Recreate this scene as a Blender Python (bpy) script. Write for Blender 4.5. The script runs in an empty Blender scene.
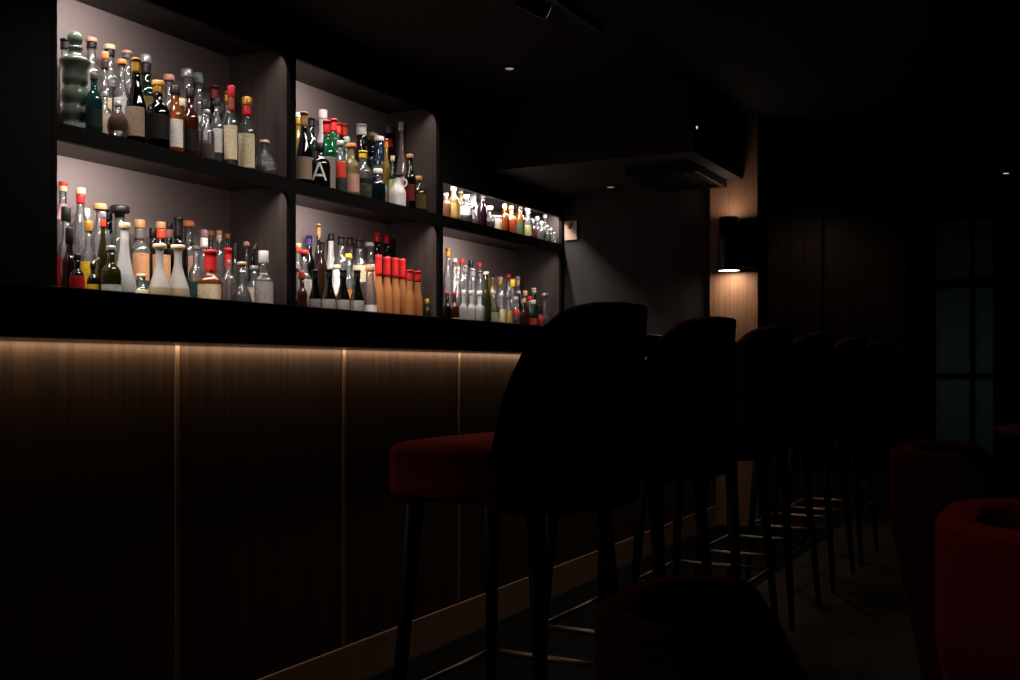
import bpy, bmesh, math, random
from mathutils import Vector, Matrix
C = bpy.context.scene.collection
PI = math.pi
random.seed(7)

# ------------------------------------------------------------------ materials
def new_mat(name):
    m = bpy.data.materials.new(name); m.use_nodes = True
    nt = m.node_tree; nt.nodes.clear()
    out = nt.nodes.new('ShaderNodeOutputMaterial')
    return m, nt, out

def plain(name, col, rough=.5, metal=0, spec=.5, noise=.12, scale=60, emit=None, es=1):
    m, nt, out = new_mat(name)
    b = nt.nodes.new('ShaderNodeBsdfPrincipled')
    b.inputs['Roughness'].default_value = rough
    b.inputs['Metallic'].default_value = metal
    b.inputs['Specular IOR Level'].default_value = spec
    tc = nt.nodes.new('ShaderNodeTexCoord'); n = nt.nodes.new('ShaderNodeTexNoise')
    n.inputs['Scale'].default_value = scale
    nt.links.new(tc.outputs['Object'], n.inputs['Vector'])
    r = nt.nodes.new('ShaderNodeValToRGB')
    r.color_ramp.elements[0].color = tuple(c*(1-noise) for c in col)+(1,)
    r.color_ramp.elements[1].color = tuple(min(1, c*(1+noise)) for c in col)+(1,)
    nt.links.new(n.outputs['Fac'], r.inputs['Fac'])
    nt.links.new(r.outputs['Color'], b.inputs['Base Color'])
    if emit:
        b.inputs['Emission Color'].default_value = tuple(emit)+(1,)
        b.inputs['Emission Strength'].default_value = es
    nt.links.new(b.outputs[0], out.inputs[0])
    return m

def wood(name, c1, c2, rough=.45, sc=(60, 60, 1.2), bump=.08, spec=.4):
    m, nt, out = new_mat(name)
    b = nt.nodes.new('ShaderNodeBsdfPrincipled')
    b.inputs['Roughness'].default_value = rough
    b.inputs['Specular IOR Level'].default_value = spec
    tc = nt.nodes.new('ShaderNodeTexCoord'); mp = nt.nodes.new('ShaderNodeMapping')
    mp.inputs['Scale'].default_value = sc
    nt.links.new(tc.outputs['Object'], mp.inputs['Vector'])
    n = nt.nodes.new('ShaderNodeTexNoise'); n.inputs['Scale'].default_value = 1.0; n.inputs['Detail'].default_value = 6
    nt.links.new(mp.outputs[0], n.inputs['Vector'])
    r = nt.nodes.new('ShaderNodeValToRGB')
    r.color_ramp.elements[0].position = .32; r.color_ramp.elements[1].position = .68
    r.color_ramp.elements[0].color = tuple(c1)+(1,); r.color_ramp.elements[1].color = tuple(c2)+(1,)
    nt.links.new(n.outputs['Fac'], r.inputs['Fac'])
    nt.links.new(r.outputs['Color'], b.inputs['Base Color'])
    bp = nt.nodes.new('ShaderNodeBump'); bp.inputs['Strength'].default_value = bump; bp.inputs['Distance'].default_value = .002
    nt.links.new(n.outputs['Fac'], bp.inputs['Height']); nt.links.new(bp.outputs[0], b.inputs['Normal'])
    nt.links.new(b.outputs[0], out.inputs[0])
    return m

def velvet(name, col):
    m, nt, out = new_mat(name)
    b = nt.nodes.new('ShaderNodeBsdfPrincipled')
    b.inputs['Roughness'].default_value = .9
    b.inputs['Specular IOR Level'].default_value = .1
    b.inputs['Sheen Weight'].default_value = .35
    b.inputs['Sheen Roughness'].default_value = .4
    b.inputs['Sheen Tint'].default_value = tuple(min(1, c*2.2+.02) for c in col)+(1,)
    tc = nt.nodes.new('ShaderNodeTexCoord'); n = nt.nodes.new('ShaderNodeTexNoise'); n.inputs['Scale'].default_value = 14; n.inputs['Detail'].default_value = 5
    nt.links.new(tc.outputs['Object'], n.inputs['Vector'])
    r = nt.nodes.new('ShaderNodeValToRGB')
    r.color_ramp.elements[0].color = tuple(c*.7 for c in col)+(1,); r.color_ramp.elements[1].color = tuple(c*1.25 for c in col)+(1,)
    nt.links.new(n.outputs['Fac'], r.inputs['Fac']); nt.links.new(r.outputs['Color'], b.inputs['Base Color'])
    nt.links.new(b.outputs[0], out.inputs[0])
    return m

def glass(name, tint, body=.15, gloss=.46, rough=.035, dens=None, bump=False, grad=None):
    """tinted glass: transparent tint + some coloured scattering + fresnel gloss."""
    m, nt, out = new_mat(name)
    tr = nt.nodes.new('ShaderNodeBsdfTransparent'); tr.inputs['Color'].default_value = tuple(tint)+(1,)
    df = nt.nodes.new('ShaderNodeBsdfDiffuse'); dc = tuple(dens or tint)+(1,); df.inputs['Color'].default_value = dc
    tl = nt.nodes.new('ShaderNodeBsdfTranslucent'); tl.inputs['Color'].default_value = dc
    if grad:
        tc = nt.nodes.new('ShaderNodeTexCoord'); sp = nt.nodes.new('ShaderNodeSeparateXYZ'); nt.links.new(tc.outputs['Generated'], sp.inputs[0])
        r = nt.nodes.new('ShaderNodeValToRGB'); r.color_ramp.elements[0].position = .38; r.color_ramp.elements[1].position = .40
        r.color_ramp.elements[0].color = tuple(grad)+(1,); r.color_ramp.elements[1].color = dc
        nt.links.new(sp.outputs['Z'], r.inputs['Fac'])
        nt.links.new(r.outputs['Color'], df.inputs['Color']); nt.links.new(r.outputs['Color'], tl.inputs['Color'])
    m0 = nt.nodes.new('ShaderNodeMixShader'); nt.links.new(df.outputs[0], m0.inputs[1]); nt.links.new(tl.outputs[0], m0.inputs[2])
    m1 = nt.nodes.new('ShaderNodeMixShader'); m1.inputs[0].default_value = body
    nt.links.new(tr.outputs[0], m1.inputs[1]); nt.links.new(m0.outputs[0], m1.inputs[2])
    gl = nt.nodes.new('ShaderNodeBsdfGlossy'); gl.inputs['Roughness'].default_value = rough
    lw = nt.nodes.new('ShaderNodeLayerWeight'); lw.inputs['Blend'].default_value = gloss
    m2 = nt.nodes.new('ShaderNodeMixShader'); nt.links.new(lw.outputs['Fresnel'], m2.inputs[0])
    nt.links.new(m1.outputs[0], m2.inputs[1]); nt.links.new(gl.outputs[0], m2.inputs[2])
    if bump:
        tc = nt.nodes.new('ShaderNodeTexCoord'); v = nt.nodes.new('ShaderNodeTexVoronoi'); v.inputs['Scale'].default_value = 90
        nt.links.new(tc.outputs['Object'], v.inputs['Vector'])
        bp = nt.nodes.new('ShaderNodeBump'); bp.inputs['Strength'].default_value = 1; bp.inputs['Distance'].default_value = .004
        nt.links.new(v.outputs['Distance'], bp.inputs['Height']); nt.links.new(bp.outputs[0], gl.inputs['Normal'])
        nt.links.new(bp.outputs[0], lw.inputs['Normal'])
    nt.links.new(m2.outputs[0], out.inputs[0])
    return m

def S(r, g, b):   # sRGB 0-255 to linear
    f = lambda c: ((c/255+.055)/1.055)**2.4 if c > 10 else c/255/12.92
    return (f(r), f(g), f(b))

M = {}
M['panel'] = wood('bar_front_oak', S(92, 68, 48), S(116, 88, 64), rough=.5, sc=(90, 90, 1.5), bump=.12)
M['counter'] = wood('counter_dark', S(16, 12, 10), S(26, 20, 17), rough=.35, sc=(40, 1.2, 40))
M['niche'] = plain('niche_back_grey', S(150, 136, 134), rough=.55, noise=.05, scale=30)
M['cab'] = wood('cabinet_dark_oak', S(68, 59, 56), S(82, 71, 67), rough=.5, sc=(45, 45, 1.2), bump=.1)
M['cabshade'] = wood('cabinet_oak_shaded', S(30, 25, 24), S(42, 35, 33), rough=.5, sc=(45, 1.2, 45), bump=.1)  # darker cabinet oak, the top panel's shade put into its colour
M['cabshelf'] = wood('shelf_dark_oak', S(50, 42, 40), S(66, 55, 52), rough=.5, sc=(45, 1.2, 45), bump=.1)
M['frame'] = plain('face_frame_black', S(5, 4, 4), rough=.6, spec=.15, noise=.15)
M['black'] = plain('matt_black', S(9, 8, 8), rough=.6)
M['wall'] = plain('plaster_dark_grey', S(50, 45, 44), rough=.8, noise=.04, scale=6)
M['ceil'] = plain('ceiling_black', S(9, 8, 8), rough=.85)
M['walldark'] = plain('plaster_black', S(20, 18, 18), rough=.8, noise=.05, scale=6)
M['walldarkwood'] = wood('far_panels', S(52, 36, 26), S(74, 54, 40), rough=.55, sc=(30, 30, 1))
M['soffit'] = plain('soffit_grey', S(44, 40, 38), rough=.8, noise=.05, scale=5)
M['pillar'] = wood('pillar_oak', S(134, 98, 74), S(160, 122, 95), rough=.5, sc=(80, 80, 1.5), bump=.1)
M['floor'] = wood('floor_brown', S(62, 52, 42), S(84, 72, 60), rough=.65, sc=(2, 14, 14), bump=.05, spec=.2)
M['floorblack'] = plain('floor_black_strip', S(12, 11, 11), rough=.7, spec=.1, noise=.2, scale=20)  # black strip of floor along the bar
M['kick'] = plain('kick_board', S(214, 176, 148), rough=.6, noise=.12, scale=8)
M['brass'] = plain('brass_inlay', S(190, 150, 110), rough=.5, metal=.2)
M['steel'] = plain('brushed_steel', S(200, 178, 158), rough=.42, metal=1)
M['leg'] = plain('stool_leg_black', S(10, 9, 9), rough=.55, spec=.2)
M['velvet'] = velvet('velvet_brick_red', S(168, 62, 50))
M['velvetshade'] = velvet('velvet_brick_red_shaded', S(74, 24, 20))  # seat velvet again, with the backrest's shade put into its colour
M['velvetdark'] = velvet('velvet_deep_red', S(104, 22, 22))
M['lamp_glow'] = plain('lamp_glow', (1, .9, .75), emit=(1, .86, .66), es=9)
M['glint'] = plain('downlight_lens', S(90, 85, 80), rough=.3, emit=(1, .9, .8), es=.25)
M['glint2'] = plain('downlight_lens_bright', S(90, 85, 80), rough=.3, emit=(1, .93, .85), es=.8)
M['tabletop'] = wood('table_oak', S(96, 52, 28), S(130, 74, 40), rough=.4, sc=(3, 40, 40))
M['metalblack'] = plain('black_metal', S(12, 12, 12), rough=.45, metal=.3)
M['sign'] = plain('sign_card', S(196, 164, 140), rough=.7, noise=.08, scale=40)
M['signmark'] = plain('sign_dark_red', S(88, 30, 26), rough=.7)
M['boxbrown'] = plain('speaker_brown', S(66, 52, 40), rough=.7)
m, nt, out = new_mat('frosted_pane')
d_ = nt.nodes.new('ShaderNodeBsdfTranslucent'); d_.inputs['Color'].default_value = (.55, .62, .62, 1)
g_ = nt.nodes.new('ShaderNodeBsdfGlossy'); g_.inputs['Roughness'].default_value = .25; g_.inputs['Color'].default_value = (.3, .3, .3, 1)
x_ = nt.nodes.new('ShaderNodeMixShader'); x_.inputs[0].default_value = .06
nt.links.new(d_.outputs[0], x_.inputs[1]); nt.links.new(g_.outputs[0], x_.inputs[2]); nt.links.new(x_.outputs[0], out.inputs[0])
M['pane'] = m

GL = {
 'clear': glass('glass_clear', (.96, .975, .97), body=.15, gloss=.5, rough=.03, dens=(.92, .92, .92)),
 'dimple': glass('glass_dimpled', (.8, .82, .8), body=.1, gloss=.45, dens=(.7, .7, .7), bump=True),
 'crystal': glass('glass_crystal', (.95, .95, .95), body=.5, gloss=.5, dens=(.85, .83, .82), bump=True),
 'palegreen': glass('glass_pale_green', (.72, .82, .74), body=.12, dens=(.5, .6, .5)),
 'green': glass('glass_green', (.12, .3, .18), body=.25, dens=(.03, .09, .05)),
 'brightgreen': glass('glass_bright_green', (.08, .42, .2), body=.5, dens=(.015, .22, .08)),
 'teal': glass('glass_teal', (.12, .36, .32), body=.5, dens=(.02, .13, .11)),
 'tealdark': glass('glass_dark_teal', (.08, .16, .18), body=.5, dens=(.012, .035, .04)),
 'bluegreen': glass('glass_blue_green', (.2, .32, .5), body=.45, dens=(.04, .09, .18)),
 'olive': glass('glass_olive', (.26, .26, .06), body=.5, dens=(.07, .065, .008)),
 'amber': glass('glass_amber', (.75, .3, .06), body=.5, dens=(.5, .14, .02)),
 'redamber': glass('glass_red_amber', (.35, .09, .04), body=.55, dens=(.13, .03, .014)),
 'darkred': glass('glass_dark_red', (.25, .03, .03), body=.6, dens=(.1, .01, .01)),
 'brown': glass('glass_brown', (.22, .09, .04), body=.6, dens=(.05, .02, .01)),
 'dark': glass('glass_near_black', (.07, .06, .06), body=.7, dens=(.012, .01, .01)),
 'black': glass('glass_black', (.02, .02, .02), body=.9, dens=(.004, .004, .004)),
 'orange': glass('glass_orange', (.98, .6, .28), body=.75, dens=(1, .45, .17)),
 'peach': glass('glass_peach', (.95, .65, .5), body=.6, dens=(.75, .42, .28)),
 'pink': glass('glass_pink', (.9, .7, .65), body=.45, dens=(.6, .38, .33)),
 'pinkclear': glass('glass_pink_clear', (.92, .82, .8), body=.35, dens=(.7, .52, .48)),
 'yellow': glass('glass_yellow', (.85, .62, .2), body=.5, dens=(.55, .36, .06)),
 'paleyellow': glass('glass_pale_yellow', (.92, .82, .52), body=.4, dens=(.68, .52, .24)),
 'purple': glass('glass_purple', (.14, .05, .1), body=.6, dens=(.04, .012, .03)),
 'frost': glass('glass_frosted', (.85, .85, .86), body=.85, gloss=.15, rough=.4, dens=(.86, .86, .86)),
 'frostliq': glass('glass_frosted_filled', (.85, .85, .84), body=.82, gloss=.15, rough=.4, dens=(.84, .83, .8), grad=(.62, .52, .34)),
 'white': plain('ceramic_white', (.82, .81, .79), rough=.3, noise=.03),
 'ceramic': plain('ceramic_celadon', S(92, 106, 94), rough=.16, noise=.3, scale=40),
}
COL = {
 'ink': S(22, 22, 34), 'black': S(14, 13, 14), 'dark': S(30, 26, 26), 'grey': S(98, 96, 98), 'silver': S(190, 188, 188), 'white': S(235, 232, 228),
 'pinkcork': S(205, 150, 128), 'palecork': S(222, 192, 158), 'orangecork': S(214, 128, 72), 'tancork': S(200, 148, 96), 'goldcork': S(206, 150, 74),
 'gold': S(212, 158, 66), 'brown': S(66, 40, 26), 'greencap': S(140, 165, 140), 'red': S(214, 38, 40), 'redwine': S(120, 24, 36), 'redgold': S(170, 70, 50),
 'redorange': S(222, 74, 48), 'mauve': S(138, 96, 104), 'cream': S(226, 210, 176), 'strip': S(120, 112, 108), 'pinkstrip': S(190, 130, 122),
 'purple': S(92, 66, 150), 'yellow': S(238, 196, 44), 'brickred': S(168, 66, 46), 'pinkwhite': S(240, 214, 206), 'peachstrip': S(226, 170, 140), 'crystalcap': S(225, 222, 220),
 'blackgold': S(34, 28, 22), 'beige': S(160, 138, 118), 'tealdark': S(28, 52, 48), 'darkgold': S(92, 76, 40), 'tan': S(196, 142, 100), 'pinktan': S(206, 156, 136),
 'whitered': S(228, 180, 176), 'bluelab': S(160, 186, 200), 'greyred': S(176, 166, 164), 'greylab': S(150, 142, 138), 'greenlab': S(70, 96, 70), 'limelab': S(190, 198, 140),
 'darkred': S(110, 28, 30), 'orange': S(232, 150, 60), 'yelloworange': S(238, 190, 96), 'goldlab': S(206, 168, 96), 'redlab': S(186, 60, 62), 'teal': S(30, 130, 150),
 'amber': S(176, 92, 30), 'lime': S(120, 150, 30),
}
CM = {}
METALLIC = {'silver', 'gold'}
def colm(k):
    if k not in CM:
        CM[k] = plain('finish_'+k, COL[k], rough=.32 if k in METALLIC else .45, metal=.55 if k in METALLIC else 0, noise=.08, scale=120)
    return CM[k]
LM = {}
def labm(k):      # printed paper: pale and darker bands
    if k in LM: return LM[k]
    m, nt, out = new_mat('paper_'+k)
    b = nt.nodes.new('ShaderNodeBsdfPrincipled'); b.inputs['Roughness'].default_value = .75; b.inputs['Specular IOR Level'].default_value = .2
    tc = nt.nodes.new('ShaderNodeTexCoord'); mp = nt.nodes.new('ShaderNodeMapping'); mp.inputs['Scale'].default_value = (5, 5, 26)
    nt.links.new(tc.outputs['Generated'], mp.inputs['Vector'])
    n = nt.nodes.new('ShaderNodeTexNoise'); n.inputs['Scale'].default_value = 1.0; n.inputs['Detail'].default_value = 2
    nt.links.new(mp.outputs[0], n.inputs['Vector'])
    r = nt.nodes.new('ShaderNodeValToRGB'); r.color_ramp.elements[0].position = .36; r.color_ramp.elements[1].position = .5
    c = COL[k]; r.color_ramp.elements[0].color = tuple(x*.68 for x in c)+(1,); r.color_ramp.elements[1].color = tuple(c)+(1,)
    if k == 'bluelab':
        r.color_ramp.elements[0].color = S(216, 190, 110)+(1,)
        e = r.color_ramp.elements.new(.44); e.color = S(200, 150, 140)+(1,)
    nt.links.new(n.outputs['Fac'], r.inputs['Fac']); nt.links.new(r.outputs['Color'], b.inputs['Base Color'])
    nt.links.new(b.outputs[0], out.inputs[0]); LM[k] = m
    return m
LIQ = {}
def liqm(k):
    if k not in LIQ:
        c = COL[k]; LIQ[k] = glass('liquid_'+k, tuple(min(1, x*1.6+.02) for x in c), body=.5, gloss=.1, dens=c)
    return LIQ[k]

# ------------------------------------------------------------------ helpers
def link(name, bm, m, parent=None, smooth=False, loc=None, bevel=0, sub=0, keep=False):
    me = bpy.data.meshes.new(name)
    bmesh.ops.recalc_face_normals(bm, faces=bm.faces[:]) if not keep else None
    bm.to_mesh(me); bm.free()
    for mm in (m if isinstance(m, (list, tuple)) else [m]): me.materials.append(mm)
    if smooth:
        for p in me.polygons: p.use_smooth = True
    o = bpy.data.objects.new(name, me); C.objects.link(o)
    if parent: o.parent = parent
    if loc is not None: o.location = loc
    if bevel:
        b = o.modifiers.new('bevel', 'BEVEL'); b.width = bevel; b.segments = 3; b.limit_method = 'ANGLE'
    if sub:
        s = o.modifiers.new('sub', 'SUBSURF'); s.levels = sub; s.render_levels = sub
    return o
def empty(name, loc=(0, 0, 0), rz=0):
    o = bpy.data.objects.new(name, None); C.objects.link(o); o.location = loc; o.rotation_euler = (0, 0, rz); o.empty_display_size = .05
    return o
def tag(o, label=None, cat=None, group=None, kind=None):
    if label: o['label'] = label
    if cat: o['category'] = cat
    if group: o['group'] = group
    if kind: o['kind'] = kind
    return o
def box(bm, x0, x1, y0, y1, z0, z1):
    vs = [bm.verts.new((x, y, z)) for z in (z0, z1) for x, y in ((x0, y0), (x1, y0), (x1, y1), (x0, y1))]
    for f in ((3, 2, 1, 0), (4, 5, 6, 7), (0, 1, 5, 4), (1, 2, 6, 5), (2, 3, 7, 6), (3, 0, 4, 7)):
        bm.faces.new([vs[i] for i in f])
def boxo(name, x0, x1, y0, y1, z0, z1, m, parent=None, bevel=0):
    bm = bmesh.new(); box(bm, x0, x1, y0, y1, z0, z1); return link(name, bm, m, parent, bevel=bevel)
def struct(o): o['kind'] = 'structure'; return o
def tube(bm, a, b, r0, r1, n=12):
    a = Vector(a); b = Vector(b); d = (b-a).normalized()
    u = d.orthogonal().normalized(); v = d.cross(u)
    ra = [bm.verts.new(a+(u*math.cos(2*PI*i/n)+v*math.sin(2*PI*i/n))*r0) for i in range(n)]
    rb = [bm.verts.new(b+(u*math.cos(2*PI*i/n)+v*math.sin(2*PI*i/n))*r1) for i in range(n)]
    for i in range(n):
        j = (i+1) % n; bm.faces.new([ra[i], ra[j], rb[j], rb[i]])
    bm.faces.new(ra[::-1]); bm.faces.new(rb)
def lathe(bm, prof, n=22, a0=0, a1=2*PI, sq=0, wob=None):
    """revolve (r,z) pairs; sq>0 squares the cross-section; open arc when a1-a0 < 2pi."""
    full = abs(a1-a0-2*PI) < 1e-6
    cnt = n if full else n+1
    rings = []
    for k, (r, z) in enumerate(prof):
        if r <= 1e-6:
            rings.append([bm.verts.new((0, 0, z))]); continue
        ring = []
        for i in range(cnt):
            a = a0+(a1-a0)*i/n
            c, s = math.cos(a), math.sin(a)
            q = r
            if sq: q = r*(.86*(abs(c)**sq+abs(s)**sq)**(-1/sq)+.0)
            zz = z + (wob(a) if wob and k == 0 else 0)
            ring.append(bm.verts.new((q*c, q*s, zz)))
        rings.append(ring)
    for A, B in zip(rings, rings[1:]):
        if len(A) == 1 and len(B) == 1: continue
        for i in range(n):
            j = (i+1) % cnt
            if len(A) == 1: bm.faces.new([A[0], B[j], B[i]])
            elif len(B) == 1: bm.faces.new([A[i], A[j], B[0]])
            else: bm.faces.new([A[i], A[j], B[j], B[i]])
def latheo(name, prof, m, parent=None, n=22, sq=0, wob=None, loc=None):
    bm = bmesh.new(); lathe(bm, prof, n, sq=sq, wob=wob); return link(name, bm, m, parent, smooth=True, loc=loc)

# ------------------------------------------------------------------ layout (metres, floor at z = 0)
CAMZ = .922
BX = -1.88            # bar front panel
BFRONT = -1.68        # counter front edge
NX, NB = -2.90, -3.23 # shelving front, back
YE = 6.29             # end wall
CEIL = 2.40

# ------------------------------------------------------------------ room shell
struct(boxo('floor', -4.2, 2.6, -2.2, 10.3, -.1, 0, M['floor']))
struct(boxo('trim_1', -1.86, -1.2, -2.2, 6.2, 0, .004, M['floorblack']))
struct(boxo('ceiling', -4.2, 2.6, -2.2, 10.3, CEIL, CEIL+.1, M['ceil']))
struct(boxo('wall_back', -3.4, -3.27, -2.2, YE+.02, 0, CEIL, M['walldark']))
struct(boxo('wall_end', -3.27, -1.62, YE, YE+.12, 0, CEIL, M['wall']))
struct(boxo('wall_right', 2.5, 2.6, -2.2, 10.3, 0, CEIL, M['walldark']))
struct(boxo('wall_front', -4.2, 2.6, -2.3, -2.2, 0, CEIL, M['walldark']))
struct(boxo('wall_left', -4.2, -4.1, YE+.12, 10.3, 0, CEIL, M['walldark']))
# far wall with a glazed opening
WY = 10.0; wx0, wx1, wz0, wz1 = -1.12, -.56, .1, 2.25
bm = bmesh.new()
box(bm, -4.2, wx0, WY, WY+.12, 0, CEIL); box(bm, wx1, 2.6, WY, WY+.12, 0, CEIL)
box(bm, wx0, wx1, WY, WY+.12, wz1, CEIL); box(bm, wx0, wx1, WY, WY+.12, 0, wz0)
struct(link('wall_far', bm, M['walldark']))
win = tag(empty('window_1', (0, 0, 0)), 'tall black steel framed window with dim grey panes in far wall', 'window', kind='structure')
fb = bmesh.new()
for xa, xb in ((wx0, wx0+.05), (wx1-.05, wx1), (-.79, -.755)): box(fb, xa, xb, WY-.02, WY+.06, wz0, wz1)
for za, zb in ((wz0, wz0+.05), (wz1-.05, wz1), (.84, .88), (1.62, 1.68)): box(fb, wx0, wx1, WY-.018, WY+.058, za, zb)
link('window_frame', fb, M['metalblack'], win)
for xa, xb in ((wx0+.05, -.79), (-.755, wx1-.05)):
    for za, zb in ((.15, .84), (.88, 1.62), (1.68, 2.2)):
        boxo('pane', xa, xb, WY+.015, WY+.025, za, zb, M['pane'], win)
# far wood panelling with dark joint beside the passage
bm = bmesh.new(); box(bm, -3.2, -2.03, WY-.04, WY, 0, CEIL); box(bm, -2.0, -1.3, WY-.04, WY, 0, CEIL)
struct(link('trim_2', bm, M['walldarkwood']))

# pillar at the end of the bar with an up-and-down wall lamp
struct(boxo('trim_3', -1.92, -1.632, YE-.06, YE, 0, CEIL, M['pillar'], bevel=.003))
lamp = tag(empty('wall_lamp', (-1.775, YE-.16, 1.64)), 'black cylinder wall lamp shining up and down on wooden pillar', 'lamp')
bm = bmesh.new()
lathe(bm, [(.05, -.135), (.064, -.15), (.068, -.15), (.066, -.13), (.06, 0), (.054, .16), (.05, .16), (.046, .145)], 28)
link('lamp_shade', bm, M['metalblack'], lamp, smooth=True)
latheo('diffuser', [(0, -.147), (.06, -.147), (.056, -.142), (0, -.142)], M['lamp_glow'], lamp, 28)
bm = bmesh.new(); box(bm, -.05, .14, .045, .1, -.13, .14); link('wall_bracket', bm, M['metalblack'], lamp, bevel=.004)

# soffit, front sign, vent
struct(boxo('trim_4', -3.27, -1.72, 5.3, YE, 2.03, CEIL, M['soffit']))
vent = tag(empty('ceiling_air_unit', (-2.0, 5.88, 2.028)), 'black rectangular air unit with slats under the lowered ceiling', 'vent')
bm = bmesh.new()
for a in ((-.2, .2, -.3, -.26), (-.2, .2, .26, .3), (-.2, -.17, -.26, .26), (.17, .2, -.26, .26)): box(bm, a[0], a[1], a[2], a[3], -.045, 0)
link('frame', bm, M['metalblack'], vent, bevel=.004)
boxo('backing', -.17, .17, -.26, .26, -.012, 0, M['black'], vent)
for k in range(6):
    bm = bmesh.new(); box(bm, -.155+.057*k, -.14+.057*k, -.26, .26, -.035, -.015); link('slat', bm, M['metalblack'], vent)
sg = tag(empty('wall_sign', (0, 0, 0)), 'small cream card sign with dark red mark high on end wall', 'sign')
boxo('card', -2.885, -2.80, YE-.02, YE-.002, 1.745, 1.865, M['sign'], sg)
bm = bmesh.new()
vs = [bm.verts.new((x, YE-.021, z)) for x, z in ((-2.86, 1.815), (-2.845, 1.812), (-2.826, 1.84), (-2.83, 1.858), (-2.848, 1.85))]
bm.faces.new(vs); link('mark', bm, M['signmark'], sg)
spk = tag(empty('speaker', (-2.868, 4.97, 2.237)), 'small brown box speaker high above the far bottle bay', 'speaker')
boxo('housing', -.032, .03, -.04, .04, -.055, .055, M['boxbrown'], spk, bevel=.004)
bm = bmesh.new(); lathe(bm, [(0, 0), (.024, 0), (.027, .003), (.027, .006), (0, .006)], 20)
bmesh.ops.rotate(bm, verts=bm.verts[:], cent=(0, 0, 0), matrix=Matrix.Rotation(PI/2, 3, 'X')); bmesh.ops.translate(bm, verts=bm.verts[:], vec=(0, -.04, 0))
link('driver', bm, M['black'], spk, smooth=True)

def downlight(x, y, label, m, z=CEIL):
    d = tag(empty('downlight', (x, y, z)), label, 'ceiling light', 'recessed ceiling lights')
    latheo('ring', [(.022, -.004), (.042, -.006), (.045, 0), (.02, 0)], M['metalblack'], d, 24)
    latheo('lens', [(0, -.003), (.02, -.0035), (.02, 0), (0, 0)], m, d, 20)
downlight(-2.46, 4.70, 'faint recessed ceiling light above the middle bottle bay', M['glint'])
downlight(-2.5, 6.1, 'small disc added for a glint under the lowered ceiling beside the air unit', M['glint'], 2.03)  # faintly glowing disc added as a glint
sl = tag(empty('bulkhead_light', (-1.72, 5.34, 2.158)), 'tiny bright round light on the side of the lowered ceiling', 'ceiling light')
bm = bmesh.new(); tube(bm, (0, 0, 0), (.006, 0, 0), .022, .02, 18); link('ring', bm, M['metalblack'], sl)
bm = bmesh.new(); tube(bm, (.006, 0, 0), (.009, 0, 0), .008, .007, 16); link('lens', bm, M['glint2'], sl)
downlight(-.46, 8.95, 'recessed ceiling light far back beyond the dark window', M['glint2'])
tr = tag(empty('track_spotlight', (-1.83, 3.86, CEIL)), 'short black ceiling track with one spotlight over the bar', 'ceiling light')
boxo('track', -.015, .015, -.25, .45, -.02, 0, M['metalblack'], tr)
bm = bmesh.new(); tube(bm, (0, -.2, -.02), (0, -.2, -.07), .008, .008); tube(bm, (-.03, -.23, -.08), (.05, -.15, -.12), .03, .034, 18); link('lamp_head', bm, M['metalblack'], tr, smooth=False)
bm = bmesh.new(); tube(bm, (.05, -.15, -.12), (.052, -.148, -.121), .026, .026, 18); link('lens', bm, M['glint'], tr)

# ------------------------------------------------------------------ bar counter
bar = tag(empty('bar_counter', (BX, 2, 0)), 'long dark bar counter with wooden front lit from under its top', 'bar counter')
def bb(name, *a, **k):
    x0, x1, y0, y1, z0, z1, m = a
    return boxo(name, x0-BX, x1-BX, y0-2, y1-2, z0, z1, m, bar, **k)
Y0, Y1 = -1.6, 6.225
bb('counter_top', -2.42, BFRONT, Y0, Y1, .9795, 1.077, M['counter'], bevel=.006)
seams = [BX*-1*s for s in (.309, .659, 1.009, 1.359, 1.711, 2.061, 2.411, 2.761, 3.111)]
ys = [Y0]+seams+[Y1]
for a, b in zip(ys, ys[1:]):
    bb('front_panel', BX-.02, BX, a+.007, b-.007, .116, .979, M['panel'])
for s in seams:
    bb('brass_inlay', BX-.02, BX+.0015, s-.007, s+.007, .116, .978, M['brass'])
bb('kick_board', BX-.02, BX+.004, Y0, Y1, 0, .116, M['kick'], bevel=.003)
bb('carcass', -2.38, BX-.022, Y0, Y1, 0, .978, M['black'])

# ------------------------------------------------------------------ shelving behind the bar
def rrect(y0, y1, z0, z1, rr, n=6):
    pts = []
    for r, sy, sz, a0 in ((rr, 1, 1, 0), (.003, 0, 1, PI/2), (.003, 0, 0, PI), (.003, 1, 0, 3*PI/2)):
        cy = y1-r if sy else y0+r; cz = z1-r if sz else z0+r
        for i in range(n+1):
            a = a0+PI/2*i/n; pts.append((cy+r*math.cos(a), cz+r*math.sin(a)))
    return pts
def face_frame(name, outer, holes, x0, x1, m, parent):
    bm = bmesh.new(); es = []
    for loop in [outer]+holes:
        vs = [bm.verts.new((x0, y, z)) for y, z in loop]
        es += [bm.edges.new((vs[i], vs[(i+1) % len(vs)])) for i in range(len(vs))]
    r = bmesh.ops.triangle_fill(bm, edges=es, use_beauty=True, use_dissolve=False, normal=(1, 0, 0))
    fs = [f for f in bm.faces]
    ex = bmesh.ops.extrude_face_region(bm, geom=fs)
    bmesh.ops.translate(bm, verts=[v for v in ex['geom'] if isinstance(v, bmesh.types.BMVert)], vec=(x1-x0, 0, 0))
    return link(name, bm, m, parent)
bays = [('near', 2.403, 3.569, 2.222, 2.39), ('middle', 3.605, 4.762, 2.228, 2.39), ('far', 4.798, 6.26, 1.888, 2.028)]
outy = [(2.385, 3.587), (3.587, 4.780), (4.780, 6.286)]
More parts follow.
